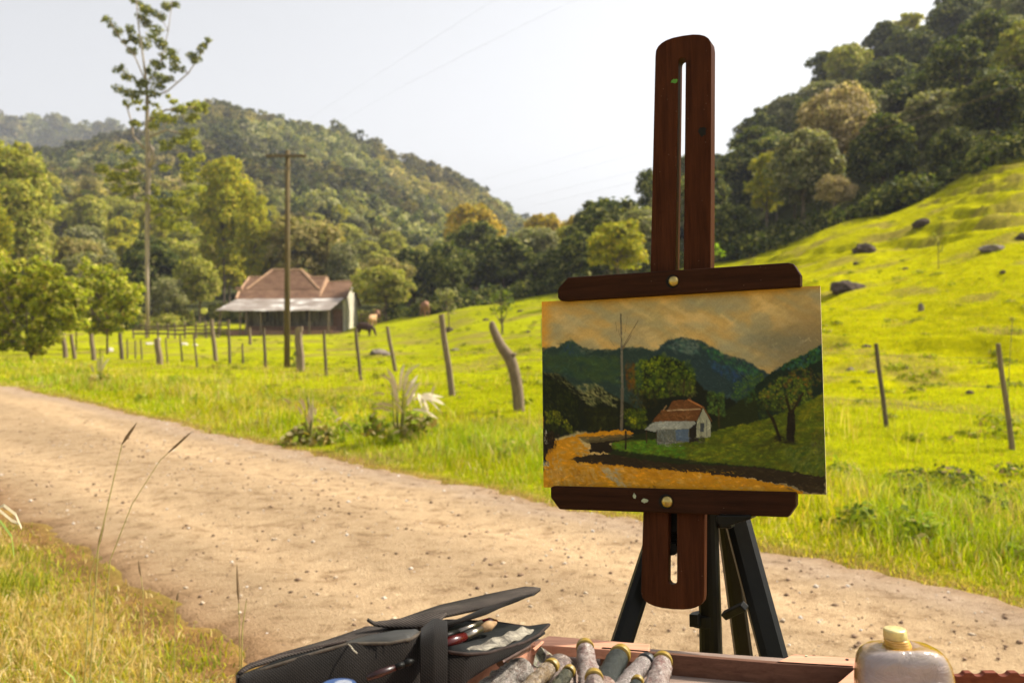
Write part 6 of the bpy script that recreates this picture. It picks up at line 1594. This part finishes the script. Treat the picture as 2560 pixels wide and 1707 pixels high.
# ---- bottle
def build_bottle():
    D = 1.20; base = P(2257, 1640, D); t = thing('bottle', 'flat amber plastic bottle with a worn gold cap at the right of the tray', 'bottle', tuple(base))
    tilt = R(-10)
    def ring(cx_, y, wpx, th, n=40, e=3.2, sh=0):
        c = P(cx_, y, D); out = []; w_ = wpx / 2 / F * D
        for k in range(n):
            A = 2 * math.pi * k / n; ca, sa = math.cos(A), math.sin(A)
            out.append(c + np.array([w_ * math.copysign(abs(ca) ** (2 / e), ca), th * math.copysign(abs(sa) ** (2 / e), sa) + sh, 0]))
        return out
    prof = [(2250, 1616, 58, .016), (2250, 1611.5, 64, .018), (2250, 1612.5, 110, .022), (2251, 1617, 160, .026), (2253, 1627, 196, .029), (2255, 1641, 216, .031), (2258, 1660, 228, .032), (2261, 1700, 240, .033), (2266, 1760, 244, .033), (2266, 1786, 240, .032), (2266, 1790, 226, .028)]
    vs = []; n = 40
    for p in prof: vs += ring(*p)
    fs = [(i * n + k, i * n + (k + 1) % n, (i + 1) * n + (k + 1) % n, (i + 1) * n + k) for i in range(len(prof) - 1) for k in range(n)] + [tuple(range(n)), tuple((len(prof) - 1) * n + k for k in range(n))]
    m, nt = new_mat('cloudy_amber_plastic')
    v = coords(nt); f = noise(nt, v, 26, 5, .6, 1.2)
    lw = N(nt, 'ShaderNodeLayerWeight', i_Blend=.55)
    c = ramp(nt, lw.outputs['Facing'], [(.25, (.90, .78, .74)), (.55, (.90, .68, .46)), (.85, (.80, .42, .05))])
    c = mix(nt, .5, c, ramp(nt, f, [(.3, (.75, .72, .75)), (.7, (1.2, 1.15, 1.1))]), 'MULTIPLY')
    rr = ramp(nt, f, [(.35, (.03, .03, .03)), (.65, (.16, .16, .16))])
    p = finish(nt, c, .2, .6, 0, bump(nt, f, .35, .012), Transmission_Weight=.66, IOR=1.40)
    nt.links.new(rr, p.inputs['Roughness'])
    o = B().add(vs, fs).build('body', m, t, smooth=True); fixn(o)
    ml, nt = new_mat('amber_liquid'); finish(nt, (.72, .30, .02), .15, .5, 0, None, Transmission_Weight=.5, IOR=1.36)
    vs = []
    pr2 = [(2256, 1648, 190, .022), (2259, 1665, 212, .026), (2262, 1700, 224, .028), (2267, 1770, 228, .028), (2267, 1784, 214, .026)]
    for p_ in pr2: vs += ring(*p_)
    fs = [(i * n + k, i * n + (k + 1) % n, (i + 1) * n + (k + 1) % n, (i + 1) * n + k) for i in range(len(pr2) - 1) for k in range(n)] + [tuple(range(n)), tuple((len(pr2) - 1) * n + k for k in range(n))]
    fixn(B().add(vs, fs).build('liquid', ml, t, smooth=True))
    mw, nt = new_mat('worn_white_label'); v = coords(nt); f = noise(nt, v, 45, 5, .65, 1.0)
    c = ramp(nt, f, [(.3, (.40, .34, .36)), (.5, (.52, .45, .47)), (.7, (.60, .54, .55))]); finish(nt, c, .18, .6, 0, bump(nt, f, .35, .003))
    # front label wrapped just proud of the body
    L = []; rows = [(2290, 1682, 60), (2288, 1686, 100), (2284, 1693, 132), (2278, 1705, 160), (2272, 1730, 186), (2270, 1778, 200)]
    vs = []; m_ = 15
    for cx_, y, wd in rows:
        for k in range(m_):
            s = -1 + 2 * k / (m_ - 1); x = s * wd / 2; hw = (wd + 34) / 2; yy = -(.033) * (1 - abs(x / hw) ** 3.2) ** (1 / 3.2) - .0012
            vs.append(P(cx_, y, D) + np.array([x / F * D, yy, 0]))
    fs = [(i * m_ + k, i * m_ + k + 1, (i + 1) * m_ + k + 1, (i + 1) * m_ + k) for i in range(len(rows) - 1) for k in range(m_ - 1)]
    B().add(vs, fs).build('label', mw, t, smooth=True, solid=.0004)
    # cap and collar
    mc = simple('worn_gold_cap', (.70, .56, .24), .35, .3, 60, .5, metal=.55, bmp=.2)
    def cyl(nm, pts, mat):
        b = B(); vs = []; q = 26
        for x, y, wd in pts:
            c0 = P(x, y, D); w_ = wd / 2 / F * D
            for k in range(q): A = 2 * math.pi * k / q; vs.append(c0 + np.array([w_ * math.cos(A), w_ * math.sin(A), 0]))
        b.add(vs, [(i * q + k, i * q + (k + 1) % q, (i + 1) * q + (k + 1) % q, (i + 1) * q + k) for i in range(len(pts) - 1) for k in range(q)] + [tuple(range(q)), tuple((len(pts) - 1) * q + k for k in range(q))])
        o = b.build(nm, mat, t, smooth=True, bevel=.0004); fixn(o)
    cyl('cap', [(2237, 1570, 50), (2237, 1573, 56), (2238, 1592, 58), (2239, 1594, 58)], mc)
    ma = simple('amber_neck', (.62, .34, .06), .2, .2, 30, .6)
    cyl('neck', [(2240, 1594.5, 56), (2241, 1599, 62), (2242, 1600, 58), (2243, 1605, 64), (2244, 1606, 60), (2245, 1611, 66), (2246, 1617, 64)], ma)
build_bottle()

# ---- black brush case
def q1(x, y): return 560 + x / 2.8, 1430 + y / 2.8
def build_case():
    m, nt = new_mat('black_canvas'); v = coords(nt, (1, 1, 1)); ck = N(nt, 'ShaderNodeTexWave', wave_type='BANDS', bands_direction='X', i_Scale=160.0, i_Distortion=.6); nt.links.new(v, ck.inputs['Vector'])
    ck2 = N(nt, 'ShaderNodeTexWave', wave_type='BANDS', bands_direction='DIAGONAL', i_Scale=150.0, i_Distortion=.6); nt.links.new(v, ck2.inputs['Vector'])
    s = mix(nt, .5, ck.outputs['Fac'], ck2.outputs['Fac']); f = noise(nt, v, 22, 5, .6)
    c = ramp(nt, s, [(.25, (.004, .0038, .0035)), (.75, (.020, .017, .015))]); c = mix(nt, .6, c, ramp(nt, f, [(.3, (.7, .7, .7)), (.7, (1.5, 1.4, 1.35))]), 'MULTIPLY')
    finish(nt, c, .85, .05, 0, bump(nt, s, .5, .0012), Sheen_Weight=.06)
    lit_canvas, nt = new_mat('sunlit_canvas'); v = coords(nt, (1, 1, 1)); ck3 = N(nt, 'ShaderNodeTexWave', wave_type='BANDS', bands_direction='DIAGONAL', i_Scale=120.0, i_Distortion=.8); nt.links.new(v, ck3.inputs['Vector'])  # paler copy of the black canvas, sunlight put into the colour
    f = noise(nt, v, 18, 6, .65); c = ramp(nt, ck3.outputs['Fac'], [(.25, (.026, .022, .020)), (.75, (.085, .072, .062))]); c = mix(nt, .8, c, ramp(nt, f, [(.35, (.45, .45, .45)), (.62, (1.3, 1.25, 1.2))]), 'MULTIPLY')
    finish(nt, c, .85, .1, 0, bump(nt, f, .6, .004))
    mp = simple('frayed_piping', (.075, .062, .048), .9, .4, 90, .1)
    mi = simple('dark_lining', (.009, .010, .010), .7, .3, 20, .15)
    base = on_z(900, 1760, ZR - .02); t = thing('brush_case', 'open black fabric brush case with raised flap left of the paint tray', 'brush case', tuple(base))
    dm = lambda D: 1.06 + (D - 1.06) * .5
    def W(L): return [P(*q1(x, y), dm(D)) for x, y, D in L]
    def dens(A, n=28):
        A = [np.array(p) for p in A]; s = [0]
        for i in range(len(A) - 1): s.append(s[-1] + np.linalg.norm(A[i + 1] - A[i]))
        s = np.array(s) / s[-1]; u = np.linspace(0, 1, n); return [np.array([np.interp(k, s, [p[j] for p in A]) for j in range(3)]) for k in u]
    M_LIT = lit_canvas
    def sheet(name, rows, mat, th=.003, parent=None, lab=None, rip=.0):
        R_ = [dens(W(r)) for r in rows]; n = 28; g = np.random.default_rng(len(name)); vs = [p + (np.array([0, 0, 1]) * rip * math.sin(i * .9 + k * 2) if rip else 0) for k, r in enumerate(R_) for i, p in enumerate(r)]
        fs = [(k * n + i, k * n + i + 1, (k + 1) * n + i + 1, (k + 1) * n + i) for k in range(len(rows) - 1) for i in range(n - 1)]
        return B().add(vs, fs).build(name, mat, parent or t, smooth=True, solid=th, label=lab)
    # main top panel: far edge -> near edge (thin in the picture, seen at a grazing angle)
    far = [(92, 712, 1.12), (150, 655, 1.14), (400, 570, 1.20), (720, 480, 1.27), (1000, 385, 1.33), (1390, 375, 1.40)]
    mid = [(95, 722, 1.10), (170, 672, 1.12), (430, 590, 1.17), (850, 490, 1.23), (1120, 420, 1.29), (1390, 400, 1.34)]
    near = [(100, 735, 1.09), (200, 690, 1.10), (500, 600, 1.14), (870, 497, 1.19), (1150, 497, 1.20), (1372, 425, 1.26)]
    sheet('top_panel', [far, mid], lit_canvas)
    # pouch mouth: dark inside between mid edge and lip; lip with piping
    lip = [(110, 738, 1.07), (160, 716, 1.08), (400, 640, 1.10), (700, 548, 1.13), (870, 502, 1.15), (1160, 498, 1.155), (1300, 470, 1.17), (1372, 428, 1.22)]
    B().tube(dens(W(lip), 40), .0021, 7).build('piping', mp, t, smooth=True)
    B().tube(dens(W([(92, 716, 1.11), (150, 664, 1.13), (400, 578, 1.185), (850, 488, 1.225), (1000, 470, 1.25), (1300, 405, 1.30), (1376, 424, 1.25)]), 40), .0018, 7).build('piping', M_PIP2, t, smooth=True)
    sheet('inner_lining', [[(100, 728, 1.10), (400, 612, 1.16), (850, 500, 1.21), (1370, 430, 1.27)], [(100, 900, 1.14), (400, 800, 1.2), (850, 740, 1.24), (1370, 700, 1.3)]], mi)
    # inside of the upturned pocket corner, lit look put into a paler lining colour
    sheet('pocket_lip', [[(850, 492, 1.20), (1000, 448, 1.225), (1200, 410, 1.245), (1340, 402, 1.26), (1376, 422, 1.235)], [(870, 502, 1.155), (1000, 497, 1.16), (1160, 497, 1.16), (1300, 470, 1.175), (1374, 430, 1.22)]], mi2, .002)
    sheet('pocket_front', [lip, [(104, 800, 1.05), (400, 800, 1.075), (900, 800, 1.11), (1380, 800, 1.17)], [(104, 980, 1.03), (400, 980, 1.05), (900, 980, 1.08), (1380, 980, 1.14)]], m, rip=.0015)
    sheet('side_end', [[(92, 712, 1.12), (94, 724, 1.09), (104, 738, 1.07)], [(90, 980, 1.12), (92, 980, 1.09), (100, 980, 1.04)]], m)
    # strap
    sheet('strap', [[(1380, 405, 1.235), (1470, 330, 1.26), (1560, 350, 1.29)], [(1372, 520, 1.145), (1470, 520, 1.15), (1562, 520, 1.16)], [(1372, 760, 1.13), (1470, 760, 1.13), (1562, 760, 1.14)], [(1372, 980, 1.10), (1470, 980, 1.10), (1562, 980, 1.11)]], m, .004)
    # raised flap
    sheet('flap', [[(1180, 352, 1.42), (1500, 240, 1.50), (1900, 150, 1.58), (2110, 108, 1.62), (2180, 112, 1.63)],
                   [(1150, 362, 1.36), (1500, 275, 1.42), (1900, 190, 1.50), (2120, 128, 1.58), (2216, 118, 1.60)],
                   [(1130, 372, 1.31), (1500, 318, 1.34), (1830, 246, 1.40), (2040, 180, 1.48), (2172, 152, 1.55)]], lit_canvas, .004)
    sheet('flap_fold', [[(1003, 326, 1.30), (1050, 352, 1.30), (1180, 336, 1.32), (1320, 318, 1.33), (1560, 290, 1.345)], [(1008, 338, 1.285), (1060, 372, 1.285), (1180, 384, 1.29), (1330, 388, 1.29), (1480, 372, 1.285)]], lit_canvas, .003)
    sheet('flap_underside', [[(1480, 372, 1.285), (1640, 330, 1.31), (1830, 250, 1.38), (2040, 182, 1.47), (2172, 154, 1.54)], [(1500, 402, 1.28), (1640, 355, 1.30), (1840, 290, 1.36), (1960, 240, 1.43), (2120, 168, 1.53)]], m, .003)
    sheet('flap_fill', [[(1480, 340, 1.30), (1560, 330, 1.31), (1640, 330, 1.32)], [(1480, 420, 1.30), (1560, 400, 1.31), (1640, 356, 1.32)]], m)
    # lower wing with the grey cloth
    sheet('lower_wing', [[(1560, 345, 1.46), (1700, 345, 1.50), (1900, 352, 1.55), (2130, 385, 1.58), (2275, 362, 1.60)],
                         [(1560, 470, 1.33), (1700, 470, 1.34), (1900, 430, 1.42), (2140, 405, 1.52), (2262, 378, 1.57)],
                         [(1560, 556, 1.24), (1700, 572, 1.235), (1850, 562, 1.27), (2100, 490, 1.38), (2240, 405, 1.52)]], mi, .002)
    B().tube(dens(W([(1560, 556, 1.235), (1700, 574, 1.23), (1850, 564, 1.265), (2100, 492, 1.375), (2200, 440, 1.45), (2276, 366, 1.595)]), 40), .002, 7).build('piping', M_PIP2, t, smooth=True)
    B().tube(dens(W([(1700, 342, 1.50), (1900, 350, 1.55), (2130, 383, 1.58), (2276, 364, 1.60)]), 40), .0018, 7).build('piping', M_PIP2, t, smooth=True)
    sheet('wing_side', [[(1560, 560, 1.24), (1700, 577, 1.232), (1850, 567, 1.265), (2100, 497, 1.375), (2240, 415, 1.5)], [(1560, 960, 1.20), (1700, 760, 1.22), (1850, 660, 1.26), (2100, 530, 1.37), (2240, 430, 1.5)]], m, .003)
    mc, nt = new_mat('grey_cloth'); v = coords(nt); f = noise(nt, v, 60, 5, .7, .8); c = ramp(nt, f, [(.38, (.10, .09, .075)), (.5, (.25, .225, .18)), (.62, (.36, .33, .26))]); finish(nt, c, .9, .1, 0, bump(nt, f, .8, .003))
    o = sheet('cloth', [[(1680, 552, 1.262), (1800, 500, 1.30), (1950, 440, 1.365), (2080, 388, 1.46), (2150, 396, 1.50)], [(1700, 565, 1.25), (1850, 545, 1.28), (2000, 500, 1.34), (2110, 450, 1.42), (2170, 412, 1.50)]], mc, .002, rip=.0015)
    o.parent = None; o.location = tuple(base); tag(o, 'crumpled pale grey rag tucked into the lower wing of the black case', 'rag')
    o.name = 'rag'
    B().tube(dens(W([(868, 500, 1.15), (890, 520, 1.13), (905, 545, 1.12), (932, 566, 1.115)]), 10), .0008, 5).build('loose_thread', M_THREAD, t)
    # brushes
    def brush(label, L, hr, mh, mf, mb):
        a, c, e, z = [P(*q1(x, y), dm(D)) for x, y, D in L]; bt = thing('paint_brush', label, 'brush', tuple(a), 'brushes in the black case')
        B().tube([a, (a + c) / 2, c], [hr * .8, hr * 1.1, hr * .8], 10).build('handle', mh, bt, smooth=True)
        B().tube([c, e], [hr * .9, hr * .8], 10).build('ferrule', mf, bt, smooth=True); B().tube([e, (e + z) / 2, z], [hr * .8, hr * 1.1, hr * .3], 8).build('bristles', mb, bt, smooth=True)
    mr = simple('red_lacquer', (.06, .004, .003), .25, .15, 30, .5, bmp=0); ms = simple('ferrule_metal', (.34, .30, .25), .3, .2, 60, .5, metal=1, bmp=.05); mb = simple('bristle_hair', (.34, .22, .12), .8, .3, 90, .1)
    brush('red-handled brush with a metal ferrule under the raised flap', [(1500, 520, 1.27), (1690, 448, 1.32), (1800, 398, 1.36), (1905, 352, 1.40)], .0062, mr, ms, mb)
    brush('second brush with a red ferrule tip lying above the red-handled brush', [(1500, 470, 1.30), (1640, 420, 1.35), (1800, 352, 1.41), (1912, 340, 1.44)], .005, M_BLACK, ms, mr)
    mr_shade = simple('shaded_red', (.022, .004, .003), .3, .15, 30, .5, bmp=0)  # red sunk towards black in the colour itself, for shade inside the case
    brush('red brush handle darkened to look shaded beside the blue jar', [(1000, 740, 1.075), (1200, 665, 1.10), (1260, 642, 1.11), (1330, 615, 1.12)], .004, mr_shade, M_BLACK, M_BLACK)
    # blue jar lid low in the picture
    jb = P(*q1(806, 800), 1.0); j = thing('paint_jar', 'blue-lidded jar barely showing in front of the black case', 'jar', tuple(jb))
    ml = simple('blue_lid', (.005, .04, .15), .3, .15, 40, .5, bmp=.05); n = 28
    top = P(*q1(806, 782), 1.0)
    B().tube([top + [0, 0, -.05], top + [0, 0, -.002], top + [0, 0, 0]], [.0185, .0185, .0170], n).build('lid', ml, j)
    B().tube([top + [0.004, 0, .0003], top + [0.004, 0, .0012]], [.009, .009], n).build('label_disc', simple('white_print', (.25, .27, .32), .5, .2, 60), j)
    B().tube([top + [0, 0, -.071], top + [0, 0, -.051]], [.018, .018], n).build('glass_body', M_PAINTP, j)
M_THREAD = simple('pale_thread', (.45, .40, .30), .8, .1, 50, .1)
M_PIP2 = simple('brown_piping', (.035, .024, .020), .85, .4, 120, .2); mi2 = simple('lit_lining', (.035, .034, .030), .6, .3, 30, .3)
build_case()

# a few bent grass leaves reaching in from the left edge
def side_leaves():
    p0 = P(-60, 1420, 3.0); p0[2] = Hs(p0[0], p0[1]); t = thing('grass_tuft', 'arching pale grass leaves entering from the left edge of the photo', 'grass tuft', tuple(p0))
    for L, c in (([(-60, 1420), (-20, 1280), (10, 1262), (40, 1285), (55, 1320)], M_PALEB), ([(-60, 1420), (-30, 1290), (0, 1275), (30, 1300), (48, 1308)], M_PALEB), ([(-50, 1430), (-30, 1320), (0, 1300), (30, 1340), (36, 1390)], M_BLADE)):
        pp = [P(x, y, 3.0) for x, y in L]; pp[0] = p0; B().loft([q + [0, 0, .004] for q in pp], [q - [0, .004, .004] for q in pp]).build('leaf', c, t)
M_PALEB = simple('pale_blade', (.60, .52, .34), .6, .2, 20)
side_leaves()

# ================================================================== haze
def haze():
    m = bpy.data.materials.new('haze_air'); m.use_nodes = True; nt = m.node_tree; nt.nodes.clear()
    p = nt.nodes.new('ShaderNodeVolumePrincipled'); p.inputs['Color'].default_value = (.86, .90, 1, 1); p.inputs['Density'].default_value = .00026; p.inputs['Anisotropy'].default_value = .2
    o = nt.nodes.new('ShaderNodeOutputMaterial'); nt.links.new(p.outputs[0], o.inputs['Volume'])
    b = B().box((0, 0, 150), (3700, 3700, 330)); ob = b.build('haze', m, None, origin=np.zeros(3)); tag(ob, 'thin summer haze filling the valley', 'haze', kind='stuff')
haze()
